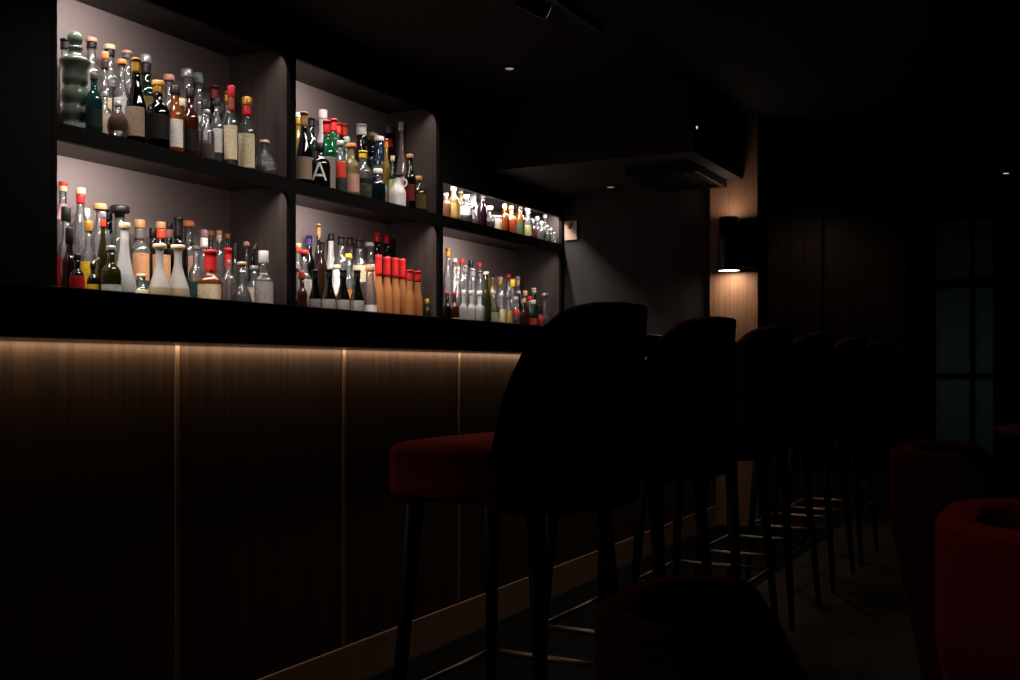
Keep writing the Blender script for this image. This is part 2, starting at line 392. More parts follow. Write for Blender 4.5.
for (nm, y0, y1, zt, ztop), (oa, ob) in zip(bays, outy):
    t = tag(empty('bottle_shelf_unit', (NX, (oa+ob)/2, 0)), {'near': 'dark wooden shelving bay nearest the camera with two lit bottle shelves', 'middle': 'dark wooden shelving bay in the middle with two lit bottle shelves', 'far': 'lower dark wooden shelving bay next to the end wall with small bottles on top'}[nm], 'shelf', 'lit bottle shelving behind the bar')
    yc = (oa+ob)/2
    def q(name, xa, xb, ya, yb, za, zb, m, bevel=0): return boxo(name, xa-NX, xb-NX, ya-yc, yb-yc, za, zb, m, t, bevel)
    e = .006
    q('back_panel', NB-.025, NB, oa+e, ob-e, .9, ztop, M['niche'])
    q('side_panel', NB, NX-.02, oa+.002, y0, .9, ztop, M['cab'])
    q('side_panel', NB, NX-.02, y1, ob-.002, .9, ztop, M['cab'])
    zi = zt+.044 if nm != 'far' else zt+.03
    q('top_panel', NB, NX-.02, y0, y1, zi, min(zi+.03, ztop), M['cabshade'])
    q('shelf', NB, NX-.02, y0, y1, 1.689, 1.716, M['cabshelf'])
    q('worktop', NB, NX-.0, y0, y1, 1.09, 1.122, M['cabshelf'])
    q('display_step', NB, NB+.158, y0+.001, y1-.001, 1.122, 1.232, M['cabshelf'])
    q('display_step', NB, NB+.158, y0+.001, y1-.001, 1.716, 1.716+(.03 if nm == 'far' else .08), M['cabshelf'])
    q('base_cabinet', NB-.02, NX+.0, oa+.002, ob-.002, 0, 1.09, M['black'])
    outer = [(oa-yc, 1.09), (ob-yc, 1.09), (ob-yc, ztop), (oa-yc, ztop)]
    r = .05
    h1 = [(a-yc, b) for a, b in rrect(y0, y1, 1.126, 1.660, r)]
    h2 = [(a-yc, b) for a, b in rrect(y0, y1, 1.718, zt, r if nm != 'far' else .03)]
    face_frame('face_frame', outer, [h1, h2], -.02, 0, M['frame'], t)
struct(boxo('trim_5', NX-.3, NX, -2.2, 2.383, 0, CEIL, M['frame']))
struct(boxo('trim_6', NX-.33, NX, 2.386, 4.775, 2.392, CEIL, M['frame']))
struct(boxo('trim_7', NX-.33, NX, 4.782, 5.297, 2.03, CEIL, M['frame']))

# ------------------------------------------------------------------ bottles
SHAPE = {
 'wine': [(.94, 0), (1, .02), (1, .56), (.93, .62), (.68, .70), (.46, .77), (.42, .82), (.42, 1)],
 'burgundy': [(.94, 0), (1, .02), (1, .42), (.9, .51), (.62, .65), (.44, .76), (.4, .82), (.4, 1)],
 'spirit': [(.94, 0), (1, .02), (1, .58), (.95, .635), (.78, .685), (.5, .73), (.42, .77), (.42, 1)],
 'squat': [(.94, 0), (1, .03), (1, .54), (.93, .63), (.7, .70), (.42, .745), (.38, .78), (.38, 1)],
 'square': [(.94, 0), (1, .03), (1, .56), (.94, .62), (.7, .67), (.44, .70), (.4, .74), (.4, 1)],
 'slim': [(.94, 0), (1, .02), (1, .5), (.92, .58), (.76, .66), (.64, .72), (.6, .8), (.58, 1)],
 'teardrop': [(.9, 0), (1, .03), (1, .24), (.9, .36), (.66, .5), (.44, .66), (.34, .8), (.33, 1)],
 'cone': [(.95, 0), (1, .03), (1, .3), (.93, .39), (.72, .51), (.48, .63), (.34, .74), (.32, .88), (.4, .97), (.42, 1)],
 'dome': [(.95, 0), (1, .05), (.97, .2), (.86, .38), (.62, .56), (.34, .68), (.24, .74), (.24, 1)],
 'decanter': [(.7, 0), (.9, .05), (1, .18), (.98, .34), (.76, .49), (.42, .6), (.32, .68), (.32, 1)],
 'flask': [(.55, 0), (.82, .1), (1, .34), (.92, .54), (.6, .72), (.34, .8), (.3, .85), (.3, 1)],
 'jug': [(.9, 0), (1, .04), (1, .46), (.9, .56), (.56, .72), (.36, .8), (.34, 1)],
 'jar': [(.95, 0), (1, .03), (1, .78), (.84, .86), (.82, 1)],
 'pagoda': [(.97, 0), (1, .03), (.97, .06), (.84, .10), (.74, .125), (.74, .15), (.84, .175), (.86, .22), (.78, .28), (.72, .30), (.82, .325), (.87, .36), (.84, .42), (.74, .455), (.7, .475), (.8, .5), (.82, .55), (.78, .62), (.8, .65), (.94, .675), (1.0, .70), (.96, .725), (.7, .745), (.46, .765), (.4, .81), (.5, .825), (.5, .845), (.4, .85)],
}
CAT = {'wine_bottle': 'wine bottle', 'glass_decanter': 'decanter', 'small_decanter': 'decanter', 'square_decanter': 'decanter', 'crystal_decanter': 'decanter', 'ceramic_decanter': 'decanter'}
def radius_at(prof, z):
    for (r0, z0), (r1, z1) in zip(prof, prof[1:]):
        if z0 <= z <= z1: return r0+(r1-r0)*((z-z0)/max(1e-6, z1-z0))
    return prof[-1][0]
def bottle(nm, phrase, shelf, x, y, z, H, R, shape, gl, ct, cc, ch, lab, liq):
    face = math.atan2(-y, -x)+(0 if lab == 'A' else random.uniform(-.3, .3))
    t = empty(nm, (x, y, z), face)
    tag(t, phrase+', '+shelf, CAT.get(nm, 'bottle'), 'bottles on the '+shelf)
    base = SHAPE[shape]; sq = 5 if shape == 'square' else 0
    if sq: t.rotation_euler.z = face+PI/4*0
    hb = 1 - (ch*.35/H if ct not in ('ball', 'drop', 'cork') else ch*.6/H)
    if shape == 'pagoda':
        prof = [(r*R, f*H) for r, f in base]
        b = link_lathe('body', [(0, 0)]+prof+[(0, .85*H)], GL[gl], t, 32)
        pr = [(.5*R*math.sin(a), .925*H-.075*H*math.cos(a)) for a in [PI*i/12 for i in range(1, 12)]]
        link_lathe('stopper_knob', [(0, .85*H)]+pr+[(0, H)], GL[gl], t, 24)
        return t
    neck = base[-1][0]
    # shoulder heights stay clear of the cap
    capf = ch/H
    prof = [(r*R, f*H*hb) for r, f in base]
    g = 'dimple' if shape == 'dome' else gl
    link_lathe('body', [(0, .003)]+prof+[(neck*R*.8, H*hb), (0, H*hb)], GL[g], t, 22 if not sq else 32, sq)
    nr = neck*R
    zc = H-ch
    rr = lambda zz: radius_at(prof, zz)
    def cap(name, za, zb, ra, rb, col, **k):
        bv = min(.0025, (zb-za)*.2)
        return link_lathe(name, [(0, za), (ra*.96, za), (ra, za+bv), (rb, zb-bv), (rb*.9, zb), (0, zb)], colm(col), t, 20, **k)
    if ct == 'screw': cap('cap', zc, H, nr*1.22, nr*1.2, cc)
    elif ct == 'foil':
        pts = [(rr(zc+(H-zc)*i/6*.99)*1.06+.0006, zc+(H-zc)*i/6) for i in range(6)]
        link_lathe('foil', [(pts[0][0]*.9, zc)]+pts+[(nr*1.16, H-.012 if ch > .03 else H-ch*.3), (nr*1.16, H-.001), (nr, H), (0, H)], colm(cc), t, 20)
    elif ct == 'cork': cap('cork', zc, H, nr*1.45, nr*1.45, cc)
    elif ct == 'two':
        a, b = cc.split(','); zm = zc+ch*.58
        pts = [(rr(zc+(zm-zc)*i/4)*1.07+.0006, zc+(zm-zc)*i/4) for i in range(5)]
        link_lathe('neck_wrap', [(pts[0][0]*.9, zc)]+pts+[(0, zm)], colm(b), t, 20)
        cap('cap', zm, H, nr*1.3, nr*1.28, a)
    elif ct == 'ball':
        rb = min(ch*.5, R*.85); zc2 = H-rb
        pr = [(rb*math.sin(a), zc2-rb*math.cos(a)) for a in [PI*i/10 for i in range(1, 10)]]
        link_lathe('stopper', [(0, H-2*rb)]+pr+[(0, H)], colm(cc), t, 18)
    elif ct == 'drop':
        link_lathe('stopper', [(0, zc), (nr*1.0, zc), (nr*1.05, zc+ch*.35), (nr*1.9, zc+ch*.42), (nr*2.0, zc+ch*.5), (nr*2.0, H-ch*.1), (nr*1.8, H), (0, H)], colm(cc), t, 20)
    elif ct == 'wedge':
        cap('cap', zc, zc+ch*.45, nr*1.2, nr*1.2, 'black')
        bm = bmesh.new(); tube(bm, (0, -nr*.2, zc+ch*.45), (nr*.4, nr*2.4, H), nr*.55, nr*.42, 12); link('pourer_spout', bm, colm(cc), t)
    elif ct == 'wax':
        n = random.randint(5, 7); ph = random.random()*6
        pts = [(rr(zc+(H-zc)*i/5*.99)*1.1+.001, zc+(H-zc)*i/5) for i in range(5)]
        link_lathe('wax_seal', pts+[(nr*1.3, H-ch*.2), (nr*1.3, H-.002), (nr*1.1, H), (0, H)], colm(cc), t, 28, 0, lambda a: -ch*.16*max(0, math.sin(n*a/1+ph)))
    if lab == 'A':
        bm = bmesh.new(); rl = R*1.015
        def P(a, zf): return (rl*math.cos(a), rl*math.sin(a), zf*H)
        def bar(a0, z0, a1, z1, w):
            for i in range(6):
                f0, f1 = i/6, (i+1)/6
                c0, c1 = a0+(a1-a0)*f0, a0+(a1-a0)*f1; e0, e1 = z0+(z1-z0)*f0, z0+(z1-z0)*f1
                bm.faces.new([bm.verts.new(P(c0-w, e0)), bm.verts.new(P(c0+w, e0)), bm.verts.new(P(c1+w, e1)), bm.verts.new(P(c1-w, e1))])
        bar(-.62, .16, 0, .54, .1); bar(.62, .16, 0, .54, .1)
        bm.faces.new([bm.verts.new(P(a, zf)) for a, zf in ((-.4, .24), (0, .24), (0, .29), (-.4, .29))]); bm.faces.new([bm.verts.new(P(a, zf)) for a, zf in ((0, .24), (.4, .24), (.4, .29), (0, .29))])
        link('letter_a', bm, colm('white'), t)
    elif lab:
        z0, z1, k = lab
        zs = [z0+(z1-z0)*i/6 for i in range(7)]
        pts = [(rr(f*H)*1.012+.0004, f*H) for f in zs]
        bm = bmesh.new()
        arc = 1.15 if shape != 'flask' else .9
        if shape == 'flask':
            pts = [(rr(f*H)*1.02+.0006, f*H) for f in zs]
        lathe(bm, pts, 14, -arc, arc, sq)
        link('paper_label', bm, labm(k), t, smooth=True)
    if liq:
        f, k = liq
        inner = [(0, .006)]
        top = f*H
        for r, fz in base:
            zz = max(.006, fz*H*hb)
            if zz < top: inner.append((r*R*.93, zz))
        inner += [(rr(top)*.93, top), (0, top)]
        link_lathe('liquid', inner, liqm(k), t, 20, sq)
    if shape == 'jug':
        bm = bmesh.new(); n = 16; rr_ = R*.36; pv = None
        for i in range(n):
            a0, a1 = 2*PI*i/n, 2*PI*(i+1)/n
            tube(bm, (0, R*.72+rr_*math.cos(a0), H*.74+rr_*1.3*math.sin(a0)), (0, R*.72+rr_*math.cos(a1), H*.74+rr_*1.3*math.sin(a1)), R*.1, R*.1, 8)
        link('handle', bm, GL['white'], t, smooth=True)
    return t
def link_lathe(name, prof, m, parent, n=22, sq=0, wob=None): return latheo(name, prof, m, parent, n, sq, wob)

BOTTLES = [
    ('ceramic_decanter', 'tall grey green glazed ceramic decanter with round knob', 'near bay upper shelf', -3.0167, 2.5725, 1.716, 0.357, 0.0513, 'pagoda', 'ceramic', None, 0, 0.0, None, None),
    ('spirit_bottle', 'clear bottle with dark blue cap behind ceramic decanter', 'near bay upper shelf', -3.155, 2.6475, 1.796, 0.2896, 0.0345, 'spirit', 'clear', 'foil', 'ink', 0.0388, None, None),
    ('spirit_bottle', 'clear bottle with pink cork over black collar', 'near bay upper shelf', -3.155, 2.7633, 1.796, 0.3246, 0.0375, 'spirit', 'clear', 'two', 'pinkcork,black', 0.0398, None, None),
    ('spirit_bottle', 'clear bottle with pale cork and black and gold label', 'near bay upper shelf', -3.155, 2.8456, 1.796, 0.3211, 0.0382, 'spirit', 'clear', 'two', 'palecork,black', 0.0443, (0.12, 0.5, 'blackgold'), None),
    ('spirit_bottle', 'bottle with orange cork and long brown neck wrap', 'near bay upper shelf', -3.0443, 2.7256, 1.716, 0.329, 0.0237, 'spirit', 'clear', 'two', 'orangecork,brown', 0.0638, (0.1, 0.5, 'cream'), None),
    ('spirit_bottle', 'clear bottle with pink cork behind black wine bottle', 'near bay upper shelf', -3.155, 2.9286, 1.796, 0.3207, 0.0367, 'spirit', 'clear', 'two', 'pinkcork,grey', 0.0301, (0.1, 0.45, 'white'), None),
    ('spirit_bottle', 'clear white label bottle with small orange cork', 'near bay upper shelf', -3.0109, 2.7719, 1.716, 0.308, 0.0271, 'spirit', 'clear', 'cork', 'orangecork', 0.0178, (0.1, 0.55, 'white'), None),
    ('gin_bottle', 'teal green glass bottle beside ceramic decanter', 'near bay upper shelf', -2.9359, 2.5819, 1.716, 0.2026, 0.0279, 'squat', 'teal', 'screw', 'grey', 0.0203, (0.1, 0.4, 'tealdark'), None),
    ('spirit_bottle', 'small clear bottle with cream oval label', 'near bay upper shelf', -3.0074, 2.6926, 1.716, 0.1755, 0.0242, 'squat', 'clear', 'screw', 'silver', 0.0175, (0.08, 0.55, 'cream'), None),
    ('round_flask', 'round flask with dark disc label', 'near bay upper shelf', -2.9448, 2.6933, 1.716, 0.1334, 0.0368, 'flask', 'clear', 'screw', 'silver', 0.0174, (0.2, 0.7, 'brown'), None),
    ('wine_bottle', 'black wine bottle with orange gold foil and beige label', 'near bay upper shelf', -2.9446, 2.7743, 1.716, 0.3051, 0.0366, 'burgundy', 'black', 'foil', 'gold', 0.0531, (0.08, 0.42, 'beige'), None),
    ('spirit_bottle', 'green tinted bottle with silver topped black foil', 'near bay upper shelf', -3.155, 3.0223, 1.796, 0.3298, 0.0397, 'spirit', 'green', 'two', 'silver,black', 0.0767, (0.1, 0.5, 'darkgold'), None),
    ('rum_bottle', 'black broad shouldered bottle with gold cork', 'near bay upper shelf', -2.965, 2.8977, 1.716, 0.2572, 0.0441, 'squat', 'black', 'two', 'goldcork,gold', 0.0474, (0.15, 0.5, 'dark'), None),
    ('spirit_bottle', 'clear bottle with pink stopper between black and amber bottles', 'near bay upper shelf', -3.155, 3.1409, 1.796, 0.2817, 0.0384, 'squat', 'clear', 'cork', 'pinkcork', 0.0236, (0.1, 0.5, 'white'), None),
    ('whisky_bottle', 'amber bottle with black cap and white oval label', 'near bay upper shelf', -2.965, 2.9818, 1.716, 0.2585, 0.0342, 'spirit', 'amber', 'screw', 'black', 0.0335, (0.1, 0.5, 'white'), None),
    ('spirit_bottle', 'tall clear bottle with silver cap behind amber bottles', 'near bay upper shelf', -3.1438, 3.2265, 1.796, 0.3229, 0.0438, 'spirit', 'clear', 'screw', 'silver', 0.032, None, (0.4, 'amber')),
    ('spirit_bottle', 'clear bottle with pale green cap', 'near bay upper shelf', -3.1661, 3.3109, 1.796, 0.3303, 0.042, 'spirit', 'clear', 'screw', 'greencap', 0.0408, (0.1, 0.45, 'white'), None),
    ('whisky_bottle', 'dark red amber bottle with black cap', 'near bay upper shelf', -2.965, 3.0586, 1.716, 0.2649, 0.0326, 'spirit', 'redamber', 'screw', 'black', 0.034, (0.1, 0.4, 'dark'), None),
    ('whisky_bottle', 'small amber bottle with pale cork', 'near bay upper shelf', -3.03, 3.0782, 1.716, 0.239, 0.0264, 'spirit', 'amber', 'cork', 'palecork', 0.0306, None, None),
    ('spirit_bottle', 'clear bottle with dark cap and brown liquid', 'near bay upper shelf', -3.0423, 3.2164, 1.716, 0.2671, 0.0257, 'spirit', 'clear', 'screw', 'dark', 0.0355, None, (0.4, 'brown')),
    ('wine_bottle', 'dark bottle with wine red foil', 'near bay upper shelf', -3.155, 3.3913, 1.796, 0.2966, 0.0357, 'wine', 'black', 'foil', 'redwine', 0.0579, None, None),
    ('spirit_bottle', 'wide clear bottle with black cap and white label', 'near bay upper shelf', -2.9891, 3.2302, 1.716, 0.2679, 0.0277, 'squat', 'clear', 'screw', 'black', 0.0275, (0.2, 0.55, 'white'), (0.3, 'brown')),
    ('spirit_bottle', 'short clear bottle with silver cap and amber liquid', 'near bay upper shelf', -2.965, 3.1489, 1.716, 0.2047, 0.0288, 'squat', 'clear', 'screw', 'silver', 0.0154, None, (0.35, 'amber')),
    ('wine_bottle', 'clear bottle with plain gold foil', 'near bay upper shelf', -3.155, 3.4687, 1.796, 0.2894, 0.0314, 'wine', 'clear', 'foil', 'gold', 0.0462, None, None),
    ('vermouth_bottle', 'pale green bottle with long red neck wrap and cream label', 'near bay upper shelf', -2.9357, 3.2516, 1.716, 0.3176, 0.0277, 'wine', 'palegreen', 'two', 'red,redgold', 0.1021, (0.08, 0.5, 'cream'), None),
    ('vermouth_bottle', 'pale green bottle with gold cap over red foil', 'near bay upper shelf', -2.9663, 3.3775, 1.716, 0.304, 0.0372, 'wine', 'palegreen', 'two', 'gold,red', 0.0768, (0.05, 0.5, 'cream'), None),
    ('dimpled_bottle', 'low dome shaped dimpled clear bottle with amber liquid', 'near bay upper shelf', -2.9646, 3.4819, 1.716, 0.1495, 0.0566, 'dome', 'clear', 'cork', 'palecork', 0.0124, None, (0.25, 'amber')),
    ('spirit_bottle', 'tall clear bottle with red cap over pale cork', 'near bay lower shelf', -3.195, 2.6724, 1.232, 0.3564, 0.03, 'wine', 'clear', 'two', 'red,palecork', 0.0356, (0.62, 0.78, 'whitered'), None),
    ('spirit_bottle', 'tall clear bottle with pale cork over red sleeve', 'near bay lower shelf', -3.1315, 2.6942, 1.232, 0.3333, 0.032, 'wine', 'clear', 'two', 'palecork,red', 0.0569, None, None),
    ('spirit_bottle', 'clear red label bottle with black ribbed cap', 'near bay lower shelf', -3.0361, 2.5518, 1.122, 0.3502, 0.0319, 'spirit', 'clear', 'screw', 'black', 0.0476, (0.1, 0.5, 'red'), None),
    ('liqueur_bottle', 'brown bottle with tall black cap', 'near bay lower shelf', -2.9843, 2.5224, 1.122, 0.2724, 0.0261, 'spirit', 'brown', 'screw', 'black', 0.0536, None, None),
    ('spirit_bottle', 'clear bottle with white cap', 'near bay lower shelf', -3.1888, 2.7636, 1.232, 0.2736, 0.0362, 'spirit', 'clear', 'screw', 'white', 0.0509, None, None),
    ('spirit_bottle', 'clear bottle with gold cap and yellow label', 'near bay lower shelf', -3.0412, 2.6507, 1.122, 0.315, 0.0268, 'spirit', 'clear', 'screw', 'gold', 0.0383, (0.1, 0.55, 'yellow'), None),
    ('spirit_bottle', 'clear bottle with wide tan wooden stopper', 'near bay lower shelf', -3.1108, 2.7625, 1.232, 0.2843, 0.0378, 'spirit', 'clear', 'cork', 'tancork', 0.0216, None, None),
    ('wine_bottle', 'slim olive bottle with orange red and silver foil', 'near bay lower shelf', -2.9977, 2.6751, 1.122, 0.3466, 0.0197, 'wine', 'olive', 'two', 'silver,redorange', 0.0557, None, None),
    ('wine_bottle', 'black capped dark bottle behind olive bottle', 'near bay lower shelf', -3.1974, 2.8815, 1.232, 0.2878, 0.0275, 'wine', 'black', 'foil', 'black', 0.0448, None, None),
    ('liqueur_bottle', 'round olive bottle with silver collar and white label', 'near bay lower shelf', -2.9431, 2.661, 1.122, 0.2239, 0.0351, 'squat', 'olive', 'screw', 'silver', 0.0172, (0.05, 0.4, 'white'), None),
    ('gin_bottle', 'pale green glass bottle with big black stopper', 'near bay lower shelf', -3.1233, 2.8636, 1.232, 0.2915, 0.0471, 'squat', 'palegreen', 'drop', 'black', 0.0443, None, None),
    ('sake_bottle', 'frosted white long necked bottle with blue and yellow label', 'near bay lower shelf', -2.9603, 2.7365, 1.122, 0.3133, 0.0409, 'teardrop', 'frost', 'cork', 'palecork', 0.0211, (0.08, 0.42, 'bluelab'), None),
    ('liqueur_bottle', 'squat dark bottle with round red label', 'near bay lower shelf', -2.9332, 2.5094, 1.122, 0.1815, 0.0252, 'squat', 'dark', 'screw', 'dark', 0.0199, (0.15, 0.6, 'red'), None),
    ('liqueur_bottle', 'dark bottle with slanted silver pourer', 'near bay lower shelf', -2.9968, 2.6311, 1.122, 0.1824, 0.0202, 'spirit', 'dark', 'wedge', 'silver', 0.0344, (0.1, 0.5, 'yellow'), None),
    ('bourbon_bottle', 'clear bottle with tan cork and black and white neck strip', 'near bay lower shelf', -3.1536, 2.9885, 1.232, 0.257, 0.0394, 'spirit', 'clear', 'two', 'tancork,strip', 0.0761, (0.1, 0.5, 'tan'), None),
    ('bourbon_bottle', 'bottle with brown cork and orange red neck strip', 'near bay lower shelf', -3.1198, 3.0643, 1.232, 0.2564, 0.0358, 'spirit', 'dark', 'two', 'tancork,redorange', 0.0655, (0.1, 0.5, 'tan'), None),
    ('liqueur_bottle', 'dark bottle with black cap behind frosted flasks', 'near bay lower shelf', -3.1828, 3.0847, 1.232, 0.2394, 0.0289, 'spirit', 'dark', 'screw', 'black', 0.039, None, None),
    ('liqueur_bottle', 'dark bottle with pink striped black cap', 'near bay lower shelf', -3.1871, 3.1728, 1.232, 0.2717, 0.0294, 'spirit', 'dark', 'two', 'black,pinkstrip', 0.0635, None, None),
    ('liqueur_bottle', 'tall dark bottle with long black cap', 'near bay lower shelf', -3.1214, 3.1577, 1.232, 0.2874, 0.0365, 'spirit', 'dark', 'foil', 'black', 0.0865, None, None),
    ('bourbon_bottle', 'clear sloped bottle with orange cork', 'near bay lower shelf', -3.1808, 3.2728, 1.232, 0.2894, 0.0442, 'squat', 'clear', 'cork', 'orangecork', 0.0243, (0.15, 0.5, 'pinktan'), None),
    ('sake_flask', 'frosted conical flask beside the squat pale green label bottle', 'near bay lower shelf', -2.9472, 2.8876, 1.122, 0.2542, 0.0392, 'cone', 'frostliq', 'cork', 'palecork', 0.0145, (0.02, 0.2, 'cream'), None),
    ('sake_flask', 'frosted conical flask beside the red wax bottle', 'near bay lower shelf', -2.9506, 2.9824, 1.122, 0.2604, 0.0426, 'cone', 'frostliq', 'cork', 'palecork', 0.0149, (0.02, 0.22, 'white'), None),
    ('liqueur_bottle', 'low wide pale green bottle with cream label', 'near bay lower shelf', -3.0279, 2.8765, 1.122, 0.1477, 0.0401, 'squat', 'palegreen', 'screw', 'palecork', 0.011, (0.15, 0.6, 'cream'), None),
    ('spirit_bottle', 'bottle with mauve top and white neck sleeve', 'near bay lower shelf', -3.1035, 3.2791, 1.232, 0.2491, 0.0315, 'spirit', 'clear', 'two', 'mauve,white', 0.0724, None, None),
    ('spirit_bottle', 'clear bottle with orange cork behind the red wax bottle', 'near bay lower shelf', -3.2026, 3.4248, 1.232, 0.2674, 0.0224, 'spirit', 'clear', 'two', 'orangecork,grey', 0.046, None, None),
    ('spirit_bottle', 'clear bottle with tan cork and cream neck label', 'near bay lower shelf', -3.1564, 3.4223, 1.232, 0.2665, 0.0225, 'spirit', 'clear', 'two', 'tancork,cream', 0.0458, None, None),
    ('whisky_bottle', 'clear amber filled bottle with flat orange cork', 'near bay lower shelf', -3.1874, 3.5074, 1.232, 0.2632, 0.018, 'spirit', 'clear', 'cork', 'orangecork', 0.0212, None, (0.5, 'amber')),
    ('bourbon_bottle', 'square amber bottle with dripped red wax and cream label', 'near bay lower shelf', -2.9582, 3.1606, 1.122, 0.2597, 0.0502, 'square', 'amber', 'wax', 'red', 0.0773, (0.08, 0.48, 'cream'), None),
    ('bourbon_bottle', 'pale bottle with dripped red wax behind clear bottles', 'near bay lower shelf', -3.0386, 3.3465, 1.122, 0.29, 0.0294, 'square', 'pinkclear', 'wax', 'red', 0.0769, None, None),
    ('spirit_bottle', 'clear bottle with grey cap', 'near bay lower shelf', -3.1828, 3.5484, 1.232, 0.2289, 0.0166, 'spirit', 'clear', 'screw', 'grey', 0.0385, None, None),
    ('glass_decanter', 'round clear decanter with pink ball stopper', 'near bay lower shelf', -3.1189, 3.5479, 1.232, 0.2339, 0.0171, 'decanter', 'clear', 'ball', 'pinkcork', 0.0382, None, (0.35, 'brown')),
    ('liqueur_bottle', 'black bottle with slanted silver stopper', 'near bay lower shelf', -3.0862, 3.5508, 1.232, 0.2197, 0.0142, 'wine', 'black', 'wedge', 'silver', 0.0509, None, None),
    ('whisky_bottle', 'clear square bottle with white cap and grey label', 'near bay lower shelf', -2.9504, 3.4591, 1.122, 0.2843, 0.0424, 'square', 'clear', 'screw', 'white', 0.0493, (0.08, 0.55, 'greyred'), None),
    ('glass_decanter', 'small clear decanter half filled with brown spirit', 'near bay lower shelf', -2.9487, 3.328, 1.122, 0.2276, 0.0407, 'decanter', 'clear', 'cork', 'palecork', 0.012, None, (0.4, 'brown')),
    ('spirit_bottle', 'clear bottle with dark green label and grey cap', 'near bay lower shelf', -3.0388, 3.167, 1.122, 0.28, 0.0292, 'squat', 'clear', 'screw', 'grey', 0.0156, (0.15, 0.5, 'tealdark'), (0.5, 'pinktan')),
    ('spirit_bottle', 'small clear bottle with silver cap and amber liquid', 'near bay lower shelf', -3.0049, 3.3151, 1.122, 0.237, 0.0152, 'spirit', 'clear', 'screw', 'silver', 0.016, None, (0.3, 'amber')),
    ('spirit_bottle', 'clear bottle with silver cap and broad cream label', 'near bay lower shelf', -3.0245, 3.4866, 1.122, 0.2283, 0.0351, 'spirit', 'clear', 'screw', 'silver', 0.0166, (0.1, 0.6, 'cream'), None),
    ('wine_bottle', 'yellow bottle with white cap beside the bay post', 'middle bay upper shelf', -3.155, 3.9365, 1.796, 0.2995, 0.0316, 'wine', 'yellow', 'two', 'white,gold', 0.055, None, None),
    ('wine_bottle', 'black wine bottle with brown foil and beige label', 'middle bay upper shelf', -2.966, 3.7416, 1.716, 0.3221, 0.0362, 'burgundy', 'black', 'foil', 'tancork', 0.0651, (0.08, 0.38, 'beige'), None),
    ('wine_bottle', 'green bottle with black foil', 'middle bay upper shelf', -3.155, 4.0316, 1.796, 0.2961, 0.0402, 'wine', 'green', 'foil', 'black', 0.0466, None, None),
    ('spirit_bottle', 'slender frosted white bottle with pink white cap', 'middle bay upper shelf', -3.155, 4.1223, 1.796, 0.3527, 0.03, 'slim', 'frost', 'screw', 'pinkwhite', 0.0426, None, None),
    ('vermouth_bottle', 'bright green bottle with red foil and tall grey label', 'middle bay upper shelf', -2.9796, 3.9223, 1.716, 0.3235, 0.0386, 'wine', 'brightgreen', 'foil', 'red', 0.063, (0.05, 0.48, 'greylab'), None),
    ('vermouth_bottle', 'bright green bottle with red foil, second in depth', 'middle bay upper shelf', -3.03, 4.0375, 1.716, 0.3593, 0.0345, 'wine', 'brightgreen', 'foil', 'red', 0.06, None, None),
    ('vermouth_bottle', 'dark bottle with orange red foil', 'middle bay upper shelf', -3.1462, 4.228, 1.796, 0.3115, 0.0361, 'wine', 'black', 'foil', 'redorange', 0.0578, None, None),
    ('vermouth_bottle', 'dark bottle with bright red foil behind pink label bottle', 'middle bay upper shelf', -3.1637, 4.3, 1.796, 0.323, 0.0364, 'wine', 'black', 'foil', 'red', 0.0635, None, None),
    ('liqueur_bottle', 'small green bottle with pale green cap', 'middle bay upper shelf', -3.03, 4.1418, 1.716, 0.2961, 0.027, 'spirit', 'brightgreen', 'screw', 'greencap', 0.0282, None, None),
    ('liqueur_bottle', 'dark bottle with a large white letter A', 'middle bay upper shelf', -2.9561, 3.8373, 1.716, 0.2043, 0.0481, 'squat', 'dark', 'screw', 'black', 0.0353, 'A', None),
    ('liqueur_bottle', 'pale yellow bottle with orange cork and pink label', 'middle bay upper shelf', -2.965, 4.0839, 1.716, 0.2462, 0.0425, 'spirit', 'paleyellow', 'cork', 'orangecork', 0.0185, (0.08, 0.42, 'pinktan'), None),
    ('spirit_bottle', 'dark long necked bottle with white cap', 'middle bay upper shelf', -3.1538, 4.4322, 1.796, 0.3461, 0.0402, 'slim', 'dark', 'foil', 'white', 0.0549, None, None),
    ('liqueur_bottle', 'clear bottle with orange red label beside bright green bottle', 'middle bay upper shelf', -2.965, 4.0033, 1.716, 0.245, 0.0341, 'spirit', 'clear', 'screw', 'silver', 0.0228, (0.3, 0.6, 'redorange'), (0.28, 'dark')),
    ('liqueur_bottle', 'dark bottle with mushroom shaped cork', 'middle bay upper shelf', -3.1825, 4.5554, 1.796, 0.3279, 0.0425, 'spirit', 'dark', 'drop', 'palecork', 0.0306, None, None),
    ('liqueur_bottle', 'blue necked bottle with white cap and green label', 'middle bay upper shelf', -3.1092, 4.5204, 1.796, 0.2986, 0.0372, 'slim', 'bluegreen', 'screw', 'white', 0.0252, (0.3, 0.5, 'greenlab'), None),
    ('liqueur_bottle', 'dark thin necked bottle with red collar', 'middle bay upper shelf', -3.1826, 4.7188, 1.796, 0.3987, 0.0358, 'slim', 'dark', 'foil', 'grey', 0.0419, (0.72, 0.82, 'red'), None),
    ('liqueur_bottle', 'yellow bottle with orange foil', 'middle bay upper shelf', -3.0443, 4.4877, 1.716, 0.3534, 0.0237, 'spirit', 'yellow', 'foil', 'orangecork', 0.0499, None, None),
    ('liqueur_bottle', 'clear bottle with yellow cap and green liquid', 'middle bay upper shelf', -2.965, 4.1789, 1.716, 0.2309, 0.0432, 'spirit', 'clear', 'foil', 'yellow', 0.0376, (0.32, 0.42, 'dark'), (0.3, 'lime')),
    ('gin_bottle', 'dark teal square bottle with small white cap', 'middle bay upper shelf', -2.9546, 4.2872, 1.716, 0.1631, 0.0466, 'square', 'tealdark', 'screw', 'white', 0.0239, None, None),
